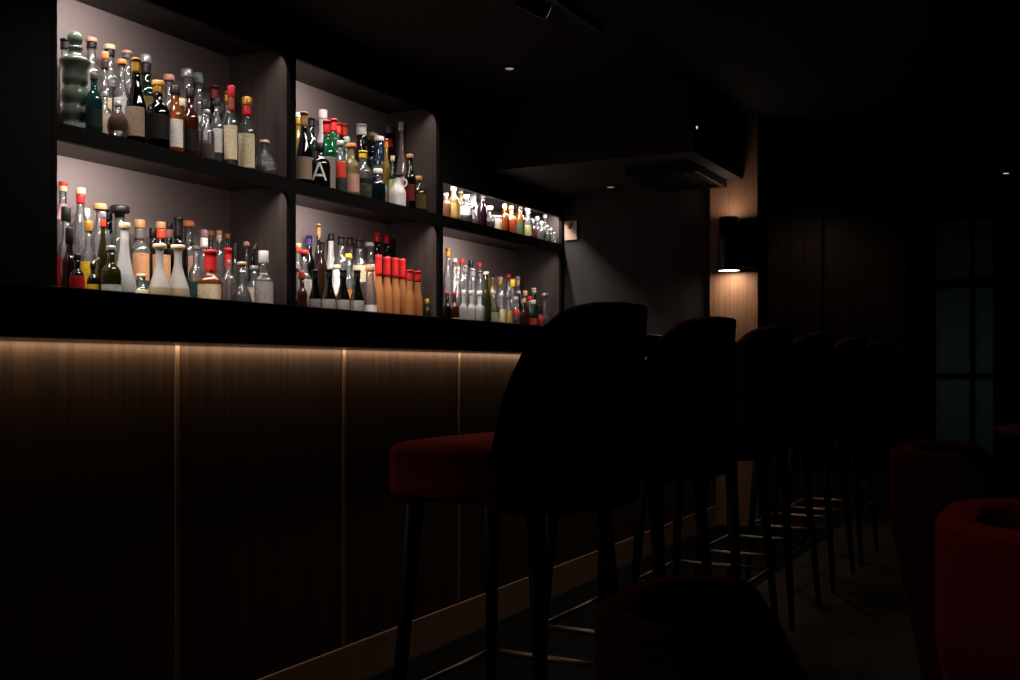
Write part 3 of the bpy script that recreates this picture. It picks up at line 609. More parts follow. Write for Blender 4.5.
    ('liqueur_bottle', 'green bottle with pale cork and lime label', 'middle bay upper shelf', -3.0002, 4.4793, 1.716, 0.2631, 0.0197, 'squat', 'green', 'cork', 'palecork', 0.0248, (0.1, 0.55, 'limelab'), None),
    ('jug_bottle', 'white jug with ring handle and black stopper', 'middle bay upper shelf', -2.9478, 4.4483, 1.716, 0.1644, 0.0398, 'jug', 'white', 'drop', 'black', 0.0197, (0.05, 0.4, 'white'), None),
    ('tequila_bottle', 'very tall tapering clear bottle with white cap', 'middle bay upper shelf', -3.1087, 4.7213, 1.796, 0.4124, 0.0367, 'teardrop', 'pinkclear', 'screw', 'white', 0.0469, (0.05, 0.3, 'pinktan'), None),
    ('liqueur_bottle', 'dark bottle with brown cork beside white jug', 'middle bay upper shelf', -2.9373, 4.5411, 1.716, 0.2756, 0.0293, 'spirit', 'dark', 'cork', 'tancork', 0.0199, (0.15, 0.45, 'darkred'), None),
    ('liqueur_bottle', 'short round olive bottle with brown cap', 'middle bay upper shelf', -2.9677, 4.663, 1.716, 0.1877, 0.0469, 'squat', 'olive', 'screw', 'tancork', 0.0204, (0.1, 0.5, 'darkgold'), None),
    ('spirit_bottle', 'bottle with pale cap beside the bay post', 'middle bay lower shelf', -3.155, 3.9365, 1.232, 0.2653, 0.0264, 'wine', 'clear', 'two', 'palecork,redorange', 0.0413, None, None),
    ('wine_bottle', 'dark bottle with purple foil', 'middle bay lower shelf', -3.1944, 4.0676, 1.232, 0.3186, 0.0306, 'wine', 'dark', 'foil', 'purple', 0.0518, None, None),
    ('spirit_bottle', 'clear bottle with flat red stopper', 'middle bay lower shelf', -3.0022, 3.7872, 1.122, 0.3209, 0.0337, 'spirit', 'clear', 'cork', 'red', 0.0176, (0.2, 0.6, 'white'), None),
    ('wine_bottle', 'tall brown bottle with long tan cork foil', 'middle bay lower shelf', -3.1402, 4.0688, 1.232, 0.3695, 0.022, 'wine', 'brown', 'foil', 'tancork', 0.0609, None, None),
    ('beer_bottle', 'brown bottle with black foil', 'middle bay lower shelf', -3.0988, 4.0402, 1.232, 0.2822, 0.0268, 'wine', 'brown', 'foil', 'black', 0.0418, None, None),
    ('ceramic_bottle', 'white sloped bottle with small black cap', 'middle bay lower shelf', -3.1854, 4.2247, 1.232, 0.3425, 0.0396, 'teardrop', 'white', 'screw', 'black', 0.0338, (0.1, 0.3, 'cream'), None),
    ('spirit_bottle', 'clear bottle with dark cap beside the white sloped bottle', 'middle bay lower shelf', -3.1097, 4.2026, 1.232, 0.3261, 0.0377, 'spirit', 'clear', 'foil', 'dark', 0.043, None, None),
    ('spirit_bottle', 'clear bottle with brown cap behind yellow capped bottle', 'middle bay lower shelf', -3.1861, 4.38, 1.232, 0.3449, 0.0389, 'spirit', 'clear', 'foil', 'brown', 0.0447, None, None),
    ('spirit_bottle', 'clear bottle with dark cap and turquoise liquid', 'middle bay lower shelf', -3.1114, 4.3517, 1.232, 0.3278, 0.0394, 'spirit', 'clear', 'foil', 'dark', 0.0442, (0.35, 0.6, 'cream'), (0.33, 'teal')),
    ('liqueur_bottle', 'clear bottle with yellow cap and orange label', 'middle bay lower shelf', -3.0305, 4.1543, 1.122, 0.3415, 0.0325, 'spirit', 'clear', 'screw', 'yellow', 0.0188, (0.1, 0.5, 'orange'), None),
    ('beer_bottle', 'first from post of four matching black grey label bottles', 'middle bay lower shelf', -2.9375, 3.7815, 1.122, 0.232, 0.0295, 'burgundy', 'black', 'foil', 'black', 0.0393, (0.1, 0.45, 'greylab'), None),
    ('beer_bottle', 'second from post of four matching black grey label bottles', 'middle bay lower shelf', -2.965, 3.9177, 1.122, 0.2487, 0.0348, 'burgundy', 'black', 'foil', 'black', 0.0404, (0.1, 0.45, 'greylab'), None),
    ('beer_bottle', 'third from post of four matching black grey label bottles', 'middle bay lower shelf', -2.965, 4.0223, 1.122, 0.255, 0.0355, 'burgundy', 'black', 'foil', 'black', 0.0412, (0.1, 0.45, 'greylab'), None),
    ('beer_bottle', 'fourth from post of four matching black grey label bottles', 'middle bay lower shelf', -2.9645, 4.1303, 1.122, 0.2615, 0.0362, 'burgundy', 'black', 'foil', 'black', 0.042, (0.1, 0.45, 'greylab'), None),
    ('liqueur_bottle', 'narrow white bottle with orange label between black bottles', 'middle bay lower shelf', -3.03, 4.0603, 1.122, 0.2817, 0.0266, 'slim', 'white', 'screw', 'cream', 0.0185, (0.15, 0.5, 'orange'), None),
    ('liqueur_bottle', 'small dark red bottle with brick red cap', 'middle bay lower shelf', -2.9726, 3.7361, 1.122, 0.2254, 0.0235, 'spirit', 'redamber', 'cork', 'brickred', 0.0347, None, None),
    ('liqueur_bottle', 'very small dark red bottle against the bay post', 'middle bay lower shelf', -3.0519, 3.7996, 1.122, 0.2472, 0.0161, 'spirit', 'darkred', 'screw', 'dark', 0.0177, None, None),
    ('spirit_bottle', 'clear round shouldered bottle with white cap', 'middle bay lower shelf', -3.1517, 4.4982, 1.232, 0.328, 0.0435, 'spirit', 'clear', 'screw', 'white', 0.0202, (0.35, 0.65, 'yelloworange'), None),
    ('wine_bottle', 'dark bottle with red foil, beside white capped clear bottle', 'middle bay lower shelf', -3.1601, 4.5809, 1.232, 0.3856, 0.0382, 'wine', 'black', 'foil', 'red', 0.046, None, None),
    ('wine_bottle', 'dark bottle with red foil, nearest the wooden end panel', 'middle bay lower shelf', -3.155, 4.6594, 1.232, 0.3837, 0.0387, 'wine', 'black', 'foil', 'red', 0.0466, None, None),
    ('liqueur_bottle', 'pinkish frosted slim bottle beside orange bottles', 'middle bay lower shelf', -2.965, 4.2358, 1.122, 0.2938, 0.0328, 'slim', 'pinkclear', 'screw', 'pinkcork', 0.0285, (0.05, 0.35, 'white'), None),
    ('orange_liqueur_bottle', 'tall orange bottle with long red foil beside pinkish slim bottle', 'middle bay lower shelf', -3.03, 4.4009, 1.122, 0.3599, 0.0268, 'slim', 'orange', 'foil', 'red', 0.1031, None, None),
    ('orange_liqueur_bottle', 'second tall orange bottle with long red foil from pinkish bottle', 'middle bay lower shelf', -3.03, 4.4748, 1.122, 0.3569, 0.0272, 'slim', 'orange', 'foil', 'red', 0.0994, None, None),
    ('orange_liqueur_bottle', 'third tall orange bottle with long red foil from pinkish bottle', 'middle bay lower shelf', -3.03, 4.5461, 1.122, 0.3584, 0.0275, 'slim', 'orange', 'foil', 'red', 0.1006, None, None),
    ('orange_liqueur_bottle', 'fourth tall orange bottle with long red foil from pinkish bottle', 'middle bay lower shelf', -3.03, 4.6099, 1.122, 0.3591, 0.0278, 'slim', 'orange', 'foil', 'red', 0.1017, None, None),
    ('orange_liqueur_bottle', 'shorter orange bottle with short red foil beside tall ones', 'middle bay lower shelf', -2.965, 4.5794, 1.122, 0.298, 0.026, 'slim', 'orange', 'foil', 'red', 0.0553, None, None),
    ('orange_liqueur_bottle', 'shorter orange bottle with short red foil beside miniature bottle', 'middle bay lower shelf', -2.965, 4.654, 1.122, 0.2989, 0.0263, 'slim', 'orange', 'foil', 'red', 0.056, None, None),
    ('miniature_bottle', 'miniature bottle with yellow cap and yellow label', 'middle bay lower shelf', -2.9592, 4.7357, 1.122, 0.1609, 0.0223, 'spirit', 'olive', 'screw', 'yellow', 0.0206, (0.1, 0.4, 'yellow'), None),
    ('bitters_bottle', 'peach coloured bottle beside the bay post', 'far bay upper shelf', -2.965, 4.9352, 1.716, 0.14, 0.027, 'spirit', 'peach', 'screw', 'pinkwhite', 0.016, None, None),
    ('bitters_bottle', 'gold label bottle with tall white cap', 'far bay upper shelf', -2.965, 5.0135, 1.716, 0.197, 0.0312, 'spirit', 'paleyellow', 'screw', 'white', 0.0323, (0.1, 0.5, 'goldlab'), None),
    ('bitters_bottle', 'pale yellow bottle with cream cap', 'far bay upper shelf', -3.03, 5.1944, 1.716, 0.2044, 0.0323, 'spirit', 'paleyellow', 'screw', 'cream', 0.0222, None, None),
    ('bitters_bottle', 'clear bottle with turquoise liquid', 'far bay upper shelf', -2.965, 5.1483, 1.716, 0.1624, 0.0359, 'spirit', 'clear', 'screw', 'cream', 0.022, (0.3, 0.6, 'white'), (0.25, 'teal')),
    ('bitters_bottle', 'tall frosted bottle with white cap', 'far bay upper shelf', -3.03, 5.3408, 1.716, 0.226, 0.0288, 'slim', 'frost', 'screw', 'white', 0.0284, None, None),
    ('bitters_bottle', 'thin frosted bottle behind dark purple bottle', 'far bay upper shelf', -3.155, 5.6338, 1.746, 0.2338, 0.026, 'slim', 'frost', 'screw', 'white', 0.0239, None, None),
    ('bitters_flask', 'small conical flask with orange liquid', 'far bay upper shelf', -2.965, 5.2206, 1.716, 0.1089, 0.0342, 'cone', 'clear', 'screw', 'black', 0.0111, None, (0.35, 'orange')),
    ('bitters_bottle', 'slender dark purple bottle', 'far bay upper shelf', -2.965, 5.3291, 1.716, 0.1882, 0.0286, 'wine', 'purple', 'foil', 'dark', 0.0226, None, None),
    ('square_decanter', 'square clear decanter with dark red liquid', 'far bay upper shelf', -2.965, 5.4173, 1.716, 0.1351, 0.0352, 'square', 'clear', 'cork', 'white', 0.0229, None, (0.35, 'darkred')),
    ('small_jar', 'small cream labelled jar', 'far bay upper shelf', -2.965, 5.5078, 1.716, 0.0921, 0.0273, 'jar', 'white', 'screw', 'cream', 0.0116, (0.1, 0.7, 'cream'), None),
    ('small_decanter', 'amber decanter with white ball stopper', 'far bay upper shelf', -2.965, 5.6006, 1.716, 0.1742, 0.0298, 'squat', 'amber', 'ball', 'white', 0.0293, None, None),
    ('small_decanter', 'orange decanter with orange ball stopper', 'far bay upper shelf', -2.965, 5.683, 1.716, 0.1764, 0.0344, 'squat', 'orange', 'ball', 'orangecork', 0.0356, (0.1, 0.5, 'brickred'), None),
    ('bitters_bottle', 'amber bottle with green label and dark cap', 'far bay upper shelf', -2.965, 5.7938, 1.716, 0.1943, 0.0328, 'wine', 'amber', 'foil', 'dark', 0.0301, (0.05, 0.45, 'greenlab'), None),
    ('bitters_bottle', 'thin frosted bottle behind amber green label bottle', 'far bay upper shelf', -3.155, 6.1161, 1.746, 0.2083, 0.0231, 'slim', 'frost', 'screw', 'white', 0.0191, None, None),
    ('small_decanter', 'clear decanter with large white ball stopper', 'far bay upper shelf', -2.965, 5.9011, 1.716, 0.2026, 0.0332, 'spirit', 'clear', 'ball', 'white', 0.0367, (0.1, 0.4, 'limelab'), None),
    ('small_decanter', 'clear amber filled decanter among white stoppers', 'far bay upper shelf', -3.0294, 6.1639, 1.716, 0.1787, 0.03, 'squat', 'clear', 'ball', 'white', 0.0318, None, (0.4, 'amber')),
    ('small_decanter', 'empty clear decanter with white ball at back', 'far bay upper shelf', -3.0051, 6.2303, 1.716, 0.2015, 0.0257, 'squat', 'clear', 'ball', 'white', 0.032, None, None),
    ('small_decanter', 'small decanter of brown liquid with white stopper', 'far bay upper shelf', -2.965, 6.0968, 1.716, 0.1347, 0.0273, 'squat', 'clear', 'ball', 'white', 0.0251, None, (0.5, 'brown')),
    ('small_decanter', 'small decanter of orange liquid with white stopper', 'far bay upper shelf', -2.965, 5.9698, 1.716, 0.1316, 0.0268, 'squat', 'clear', 'ball', 'white', 0.0247, None, (0.5, 'orange')),
    ('miniature_bottle', 'miniature of brown liquid with silver stopper', 'far bay upper shelf', -2.969, 6.1921, 1.716, 0.1211, 0.0187, 'squat', 'clear', 'ball', 'silver', 0.0191, None, (0.5, 'brown')),
    ('miniature_bottle', 'empty clear miniature with white stopper', 'far bay upper shelf', -2.9615, 6.2283, 1.716, 0.1058, 0.0163, 'squat', 'clear', 'ball', 'white', 0.0191, None, None),
    ('miniature_bottle', 'last clear miniature nearest the shelf end', 'far bay upper shelf', -2.9284, 6.2091, 1.716, 0.0761, 0.0204, 'squat', 'clear', 'ball', 'silver', 0.0191, None, None),
    ('wine_bottle', 'tallest clear bottle with gold foil', 'far bay lower shelf', -3.155, 5.2735, 1.232, 0.3774, 0.0307, 'wine', 'clear', 'foil', 'gold', 0.0568, None, None),
    ('spirit_bottle', 'clear bottle with pale cap beside gold foil bottle', 'far bay lower shelf', -3.155, 5.3461, 1.232, 0.3243, 0.031, 'spirit', 'clear', 'screw', 'palecork', 0.023, (0.3, 0.6, 'white'), None),
    ('spirit_bottle', 'clear bottle with wide red cap', 'far bay lower shelf', -3.155, 5.4317, 1.232, 0.3292, 0.0314, 'spirit', 'clear', 'screw', 'red', 0.0291, None, None),
    ('spirit_bottle', 'clear bottle with pink cap', 'far bay lower shelf', -3.0357, 5.1822, 1.122, 0.3666, 0.02, 'spirit', 'clear', 'screw', 'pinkcork', 0.0222, None, None),
    ('spirit_bottle', 'clear bottle with silver foil beside pink capped bottle', 'far bay lower shelf', -3.0056, 5.2132, 1.122, 0.3734, 0.0211, 'spirit', 'clear', 'foil', 'silver', 0.039, None, None),
    ('spirit_bottle', 'clear bottle with tall black cap', 'far bay lower shelf', -3.155, 5.5373, 1.232, 0.3328, 0.0318, 'spirit', 'clear', 'screw', 'black', 0.0413, None, None),
    ('spirit_bottle', 'clear bottle with silver foil in front of black cap', 'far bay lower shelf', -3.03, 5.3408, 1.122, 0.3683, 0.0273, 'spirit', 'clear', 'foil', 'silver', 0.0455, None, None),
    ('spirit_bottle', 'clear bottle with small red cap', 'far bay lower shelf', -3.155, 5.6399, 1.232, 0.324, 0.0323, 'spirit', 'clear', 'screw', 'red', 0.0239, None, None),
    ('spirit_bottle', 'clear bottle with grey foil beside olive bottle', 'far bay lower shelf', -3.03, 5.4223, 1.122, 0.3634, 0.0276, 'spirit', 'clear', 'foil', 'grey', 0.0402, None, None),
    ('oil_bottle', 'olive green bottle with pale cork', 'far bay lower shelf', -2.965, 5.3759, 1.122, 0.3513, 0.0307, 'wine', 'olive', 'screw', 'palecork', 0.0171, None, None),
    ('liqueur_bottle', 'yellow bottle with dark cap', 'far bay lower shelf', -3.155, 5.7963, 1.232, 0.2765, 0.0293, 'wine', 'yellow', 'foil', 'dark', 0.0244, None, None),
    ('spirit_bottle', 'clear bottle with pink top and gold foil', 'far bay lower shelf', -3.155, 5.8999, 1.232, 0.2599, 0.0334, 'spirit', 'clear', 'two', 'pinkcork,gold', 0.0558, None, None),
    ('liqueur_bottle', 'black bottle with brick red cap beside the bay post', 'far bay lower shelf', -2.965, 4.9456, 1.122, 0.2104, 0.0256, 'spirit', 'black', 'screw', 'brickred', 0.0213, None, None),
    ('liqueur_bottle', 'short reddish brown bottle with brick red cap', 'far bay lower shelf', -2.965, 5.0188, 1.122, 0.2151, 0.0307, 'squat', 'redamber', 'screw', 'brickred', 0.0216, (0.1, 0.35, 'cream'), None),
    ('round_flask', 'small round black flask', 'far bay lower shelf', -3.0485, 5.2211, 1.122, 0.2753, 0.0195, 'flask', 'black', 'screw', 'black', 0.0112, None, None),
    ('crystal_decanter', 'faceted white crystal decanter beside reddish brown bottle', 'far bay lower shelf', -2.992, 5.1675, 1.122, 0.2364, 0.0245, 'square', 'crystal', 'screw', 'crystalcap', 0.0221, None, None),
    ('crystal_decanter', 'middle one of three faceted white crystal decanters', 'far bay lower shelf', -2.9372, 5.1603, 1.122, 0.2313, 0.0292, 'square', 'crystal', 'screw', 'crystalcap', 0.022, None, None),
    ('crystal_decanter', 'faceted white crystal decanter beside olive bottle', 'far bay lower shelf', -2.965, 5.3002, 1.122, 0.2385, 0.032, 'square', 'crystal', 'screw', 'crystalcap', 0.0225, None, None),
    ('gin_bottle', 'pale green bottle with lime label', 'far bay lower shelf', -2.965, 5.4713, 1.122, 0.2494, 0.0311, 'squat', 'palegreen', 'screw', 'silver', 0.023, (0.05, 0.5, 'limelab'), None),
    ('spirit_bottle', 'clear bottle with red cap behind yellow cap', 'far bay lower shelf', -3.155, 6.0065, 1.232, 0.2837, 0.0302, 'spirit', 'clear', 'screw', 'red', 0.0251, None, None),
    ('spirit_bottle', 'clear bottle with bright yellow cap', 'far bay lower shelf', -3.03, 5.8273, 1.122, 0.3443, 0.0292, 'spirit', 'clear', 'screw', 'yellow', 0.0487, None, None),
    ('spirit_bottle', 'bottle with silver cap and peach neck', 'far bay lower shelf', -3.155, 6.137, 1.232, 0.281, 0.0307, 'spirit', 'clear', 'two', 'silver,peachstrip', 0.0575, None, None),
    ('liqueur_bottle', 'squat dark bottle with silver collar', 'far bay lower shelf', -3.03, 5.9073, 1.122, 0.2795, 0.0295, 'squat', 'dark', 'screw', 'silver', 0.0184, None, None),
    ('whisky_bottle', 'brown bottle with tan cap', 'far bay lower shelf', -3.03, 5.9959, 1.122, 0.2852, 0.028, 'spirit', 'brown', 'screw', 'tancork', 0.0311, None, None),
    ('liqueur_bottle', 'black bottle with tall cream cap', 'far bay lower shelf', -3.03, 6.122, 1.122, 0.3122, 0.0304, 'wine', 'black', 'foil', 'cream', 0.0316, None, None),
    ('liqueur_bottle', 'small clear bottle with red cap among brown ones', 'far bay lower shelf', -3.03, 6.0584, 1.122, 0.2547, 0.0263, 'spirit', 'clear', 'screw', 'red', 0.0251, None, None),
    ('liqueur_bottle', 'red brown bottle with pinkish cap', 'far bay lower shelf', -2.965, 5.8538, 1.122, 0.2253, 0.0273, 'spirit', 'redamber', 'screw', 'pinktan', 0.0243, None, None),
    ('liqueur_bottle', 'green bottle with cream cap', 'far bay lower shelf', -2.965, 5.9837, 1.122, 0.2266, 0.0297, 'wine', 'green', 'screw', 'cream', 0.0247, (0.1, 0.5, 'redlab'), None),
    ('glass_decanter', 'clear decanter with pointed stopper at shelf end', 'far bay lower shelf', -2.965, 6.1473, 1.122, 0.2769, 0.0341, 'decanter', 'clear', 'drop', 'silver', 0.0316, None, (0.4, 'dark')),
    ('liqueur_bottle', 'small dark bottle with red label', 'far bay lower shelf', -2.965, 6.0825, 1.122, 0.2008, 0.0263, 'squat', 'dark', 'screw', 'dark', 0.0188, (0.2, 0.7, 'redlab'), None),
    ('spirit_bottle', 'clear bottle with tall cream label beside lime label', 'far bay lower shelf', -2.965, 5.5632, 1.122, 0.2378, 0.028, 'spirit', 'clear', 'screw', 'silver', 0.0233, (0.05, 0.62, 'cream'), None),
    ('spirit_bottle', 'clear bottle with dull gold label', 'far bay lower shelf', -2.965, 5.6511, 1.122, 0.2402, 0.0266, 'spirit', 'clear', 'screw', 'grey', 0.0236, (0.05, 0.6, 'goldlab'), None),
    ('spirit_bottle', 'clear bottle with small red label', 'far bay lower shelf', -2.965, 5.7478, 1.122, 0.2312, 0.0269, 'spirit', 'clear', 'screw', 'silver', 0.024, (0.5, 0.68, 'redlab'), (0.4, 'grey')),
]

for b in BOTTLES: bottle(*b)

# ------------------------------------------------------------------ bar stools
def sgn(v): return -1 if v < 0 else 1
def shell_mesh(cx, ax, ay, p, zbot, top, thick, splay, n=36, nz=14):
    """wrap-around back: plan is a half super-ellipse opening towards -X; top(xrel) gives the rim height."""
    bm = bmesh.new(); cols = []
    for i in range(n+1):
        a = -PI/2+PI*i/n
        px = cx+ax*abs(math.cos(a))**p; py = ay*sgn(math.sin(a))*abs(math.sin(a))**p
        zt = top(px-cx, py)
        col = []
        for j in range(nz+1):
            f = j/nz; z = zbot+(zt-zbot)*f
            k = splay(z)
            col.append(bm.verts.new((cx+(px-cx)+k*abs(math.cos(a)), py*(1+k*.35), z)))
        cols.append(col)
    for A, B in zip(cols, cols[1:]):
        for j in range(nz): bm.faces.new([A[j], B[j], B[j+1], A[j+1]])
    return bm
def solid(o, th, bev):
    s = o.modifiers.new('solid', 'SOLIDIFY'); s.thickness = th; s.offset = -1
    b = o.modifiers.new('bevel', 'BEVEL'); b.width = bev; b.segments = 3; b.limit_method = 'ANGLE'; b.angle_limit = math.radians(50)
    for p in o.data.polygons: p.use_smooth = True
def interp(tab, x):
    if x <= tab[0][0]: return tab[0][1]
    for (a, b), (c, d) in zip(tab, tab[1:]):
        if x <= c:
            f = (x-a)/(c-a); return b+(d-b)*f
    return tab[-1][1]
def cushion(name, x0, x1, y0, y1, z0, z1, m, parent, r=.05, crown=.012, taper=None):
    bm = bmesh.new(); nx, ny, nz = 14, 14, 6
    box(bm, -1, 1, -1, 1, -1, 1)
    bmesh.ops.subdivide_edges(bm, edges=bm.edges[:], cuts=11, use_grid_fill=True)
    hx, hy, hz = (x1-x0)/2, (y1-y0)/2, (z1-z0)/2
    for v in bm.verts:
        p = Vector((v.co.x*hx, v.co.y*hy, v.co.z*hz))
        rx, ry, rz = min(r*1.4, hx*.9), min(r*1.4, hy*.9), min(r, hz*.8)
        c = Vector((max(-hx+rx, min(hx-rx, p.x)), max(-hy+ry, min(hy-ry, p.y)), max(-hz+rz, min(hz-rz, p.z))))
        d = p-c
        e = Vector((d.x/rx, d.y/ry, d.z/rz))
        if e.length > 1e-6:
            mx = max(abs(e.x), abs(e.y), abs(e.z)); e = e.normalized()*mx
            p = c+Vector((e.x*rx, e.y*ry, e.z*rz))
        if p.z > 0: p.z += crown*(1-(p.x/hx)**2)*(1-(p.y/hy)**2)
        q = p+Vector(((x0+x1)/2, (y0+y1)/2, (z0+z1)/2))
        if taper: q.y *= taper(q.x)
        v.co = q
    return link(name, bm, m, parent, smooth=True)
STOOL_TOP = [(0, .68), (.015, .76), (.04, .86), (.07, .94), (.11, 1.0), (.15, 1.035), (.2, 1.055), (.26, 1.06)]
def make_stool(label):
    t = tag(empty('bar_stool', (0, 0, 0)), label, 'bar stool', 'bar stools along the counter')
    bm = shell_mesh(.016, .192, .235, .78, .645, lambda x, y: interp(STOOL_TOP, x+.01), .03, lambda z: .02*max(0, (z-.66)/.4))
    o = link('backrest', bm, M['velvetshade'], t, keep=True); solid(o, .042, .019)
    cushion('seat', -.241, .14, -.212, .212, .655, .772, M['velvet'], t, r=.024, crown=.006,
            taper=lambda x: 1-.14*max(0, min(1, (x+.07)/.08))-(.3*((x-.05)/.09)**2 if x > .05 else 0))
    boxo('seat_frame', -.205, .11, -.15, .15, .645, .66, M['leg'], t, bevel=.006)
    for sx in (-1, 1):
        for sy in (-1, 1):
            bm = bmesh.new()
            if sx < 0: tube(bm, (-.19, sy*.165, .655), (-.225, sy*.222, 0), .019, .0095, 14)
            else: tube(bm, (.085, sy*.165, .655), (.136, sy*.225, 0), .019, .0095, 14)
            link('leg', bm, M['leg'], t, smooth=True)
    fr = empty('footrest'); fr.parent = t
    c = [(-.214, -.2), (-.214, .2), (.116, .203), (.116, -.203)]
    for i in range(4):
        bm = bmesh.new(); a, b = c[i], c[(i+1) % 4]
        tube(bm, (a[0], a[1], .25), (b[0], b[1], .25), .0075, .0075, 10); link('bar', bm, M['steel'], fr, smooth=True)
    return t
def dup(root, loc, label, rz=0):
    r = root.copy(); C.objects.link(r); r.location = loc; r.rotation_euler = (0, 0, rz); r['label'] = label
    for ch in list(root.children):
        c = ch.copy(); C.objects.link(c); c.parent = r
        for g in ch.children:
            d = g.copy(); C.objects.link(d); d.parent = c
    return r
st = make_stool('red velvet bar stool nearest the camera, its seat clearly visible')
st.location = (-1.02, 2.06, 0)
for i, (y, l) in enumerate([(2.74, 'second red velvet bar stool along the counter, just behind the nearest one'), (3.41, 'third red velvet bar stool along the counter, in front of lit pillar'),
                            (4.07, 'fourth red velvet bar stool along the counter, below the wooden panels'), (4.80, 'fifth red velvet bar stool along the counter, second from its far end'),
                            (5.47, 'farthest red velvet bar stool at the far end of the counter')]):
    dup(st, (-1.02, y, 0), l)

# ------------------------------------------------------------------ lounge chairs and table on the right
LOUNGE_TOP = [(0, .43), (.2, .45), (.27, .52), (.33, .62), (.37, .68), (.40, .705), (.6, .71)]
def make_lounge(label):
    t = tag(empty('lounge_chair', (0, 0, 0)), label, 'armchair', 'low red lounge chairs')
    bm = shell_mesh(-.3, .58, .29, .55, .07, lambda x, y: interp(LOUNGE_TOP, x), .06, lambda z: .10*max(0, min(1, z/.5))-.075, n=44, nz=16)
    o = link('backrest', bm, M['velvetdark'], t, keep=True); solid(o, .06, .025)
    cushion('seat', -.29, .2, -.225, .225, .26, .42, M['velvetdark'], t, r=.05)
    boxo('base_frame', -.26, .2, -.2, .2, .1, .262, M['velvetdark'], t, bevel=.02)
    for sx, sy in ((-1, -1), (-1, 1), (1, -1), (1, 1)):
        bm = bmesh.new(); tube(bm, (sx*.2, sy*.17, .105), (sx*.22, sy*.19, 0), .016, .011, 12); link('leg', bm, M['leg'], t, smooth=True)
    return t
lc = make_lounge('dark red lounge chair in the bottom middle, only its rounded back showing')
lc.location = (-.375, 1.476, 0); lc.rotation_euler.z = PI; lc.scale = (.72, .74, .845)
dup(lc, (.10, 1.98, 0), 'brighter red lounge chair nearest the photo edge, low rounded back', PI).scale = (1, 1, .965)
dup(lc, (-.15, 3.22, 0), 'dark red lounge chair behind the brighter red one, beside the stools', PI).scale = (1, 1, 1)
tb = tag(empty('side_table', (.07, 3.99, 0)), 'round wooden table with warm lit edge behind the lounge chairs', 'table')
latheo('table_top', [(0, .70), (.3, .70), (.31, .705), (.31, .725), (.3, .73), (0, .73)], M['tabletop'], tb, 40)
latheo('pedestal', [(0, .01), (.22, .01), (.225, .02), (.22, .028), (.1, .04), (.075, .1), (.075, .66), (.12, .70), (0, .70)], M['metalblack'], tb, 32)

# ------------------------------------------------------------------ lights
def area(name, loc, rot, sx, sy, power, col, spread=PI):
    l = bpy.data.lights.new(name, 'AREA'); l.shape = 'RECTANGLE'; l.size = sx; l.size_y = sy; l.energy = power; l.color = col; l.spread = spread
    o = bpy.data.objects.new(name, l); C.objects.link(o); o.location = loc; o.rotation_euler = rot
    return o
W = (1, .90, .86)
# shelf light strips (size_y runs along Y), tilted towards the back panel
def strip(x, y0, y1, z, power, tilt=25, col=W):
    return area('shelf_light', (x, (y0+y1)/2, z), (0, math.radians(tilt), 0), .015, y1-y0, power, col)
for ya, yb, z, p in ((2.43, 2.85, 2.258, 2.8), (2.43, 2.9, 1.682, 3.3), (3.63, 4.05, 2.264, 2.5), (3.63, 4.1, 1.682, 3.0), (4.83, 5.5, 1.682, 3.8)):
    strip(-2.935, ya, yb, z, p)
for ya, yb, z, p in ((2.43, 3.55, 2.258, 2.2), (2.43, 3.55, 1.682, 2.3), (3.63, 4.74, 2.264, 2.4), (3.63, 4.74, 1.682, 2.5), (4.83, 6.22, 1.682, 3.0)):
    strip(-2.93, ya, yb, z, p*.95, 13).data.spread = math.radians(98)
strip(-2.94, 4.85, 6.2, 1.912, 10, 0)
# added soft fill over the bartender's aisle, brightens the bottle fronts
area('shelf_fill_light', (-2.2, 3.7, CEIL-.03), (0, math.radians(36), 0), .06, 2.6, 5.2, (1, .88, .78), math.radians(75))

# warm strip under the counter
area('counter_light', (BX+.012, (Y0+Y1)/2, .979), (0, 0, 0), .007, Y1-Y0-.1, 3.0, (1, .81, .63))
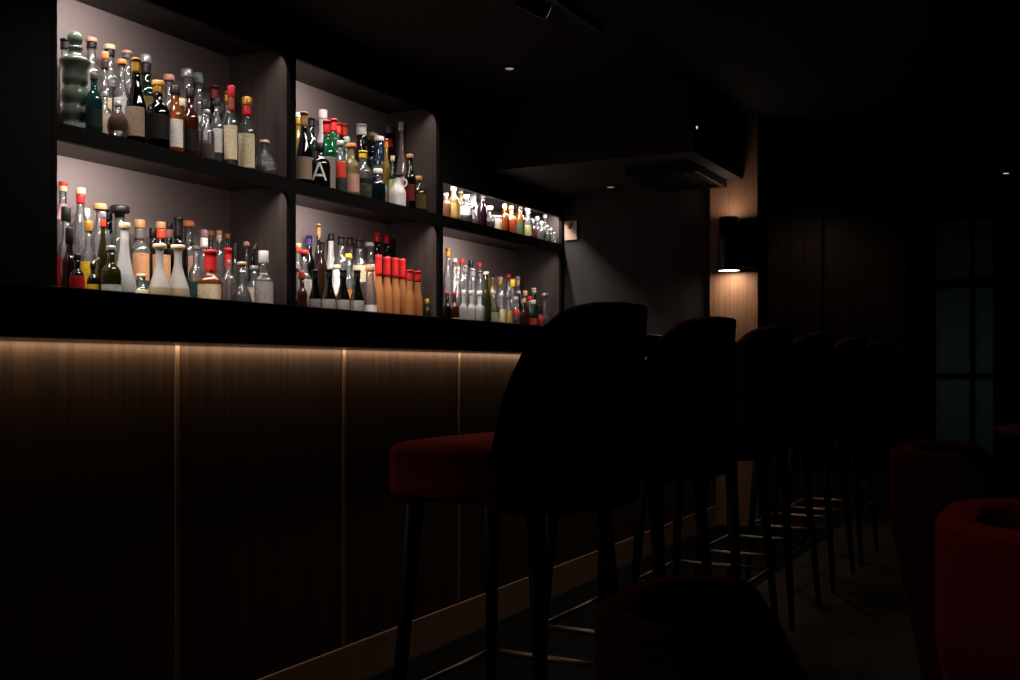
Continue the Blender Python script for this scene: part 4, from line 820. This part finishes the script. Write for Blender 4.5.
# wall lamp: up and down
for dz, rx, p in ((-.152, 0, .75), (.162, PI, .36)):
    l = bpy.data.lights.new('wall_lamp_light', 'AREA'); l.shape = 'DISK'; l.size = .09; l.energy = p; l.color = (1, .78, .6)
    o = bpy.data.objects.new('wall_lamp_light', l); C.objects.link(o); o.location = (-1.775, YE-.16, 1.64+dz); o.rotation_euler = (rx, 0, 0)
# added weak warm fill spots for stools, kick board, seating and far panels
def spot(loc, power, ang, aim=(0, 0, -1), col=(1, .8, .62)):
    l = bpy.data.lights.new('fill_spot', 'SPOT'); l.energy = power; l.color = col; l.spot_size = math.radians(ang); l.spot_blend = .7; l.shadow_soft_size = .12
    o = bpy.data.objects.new('fill_spot', l); C.objects.link(o); o.location = loc
    o.rotation_euler = Vector(aim).to_track_quat('-Z', 'Y').to_euler()
for y in (2.4, 3.8, 5.2): spot((-1.12, y, CEIL-.03), 3.6, 110, (-.15, 0, -1))
spot((-.02, 4.3, CEIL-.03), 1.6, 34, (-.05, -.25, -1))
spot((-.75, .9, CEIL-.03), 18, 24, (.84, 1.16, -1.87))
spot((-2.1, 9.2, CEIL-.03), 3.0, 165, (-.1, .25, -1), (1, .72, .52))
area('window_light', (-.84, WY+.9, .9), (math.radians(-90), 0, 0), .8, 1.0, .12, (.75, .95, 1))

w = bpy.data.worlds.new('world'); bpy.context.scene.world = w; w.use_nodes = True
w.node_tree.nodes['Background'].inputs[0].default_value = (.02, .018, .018, 1); w.node_tree.nodes['Background'].inputs[1].default_value = .05

# ------------------------------------------------------------------ camera
cam = bpy.data.cameras.new('camera'); co = bpy.data.objects.new('camera', cam); C.objects.link(co)
cam.sensor_fit = 'HORIZONTAL'; cam.sensor_width = 36; cam.lens = 36*1080/1020; cam.shift_y = 29/1020
cam.clip_start = .05
co.location = (0, 0, CAMZ); co.rotation_euler = (PI/2, 0, math.atan2(.4634, .8862))
cam.dof.use_dof = True; cam.dof.focus_distance = 4.0; cam.dof.aperture_fstop = 9
sc = bpy.context.scene; sc.camera = co
sc.view_settings.view_transform = 'Standard'; sc.view_settings.look = 'None'; sc.view_settings.exposure = 0; sc.view_settings.gamma = 1
sc.cycles.transparent_max_bounces = 48; sc.cycles.max_bounces = 10; sc.cycles.use_denoising = True
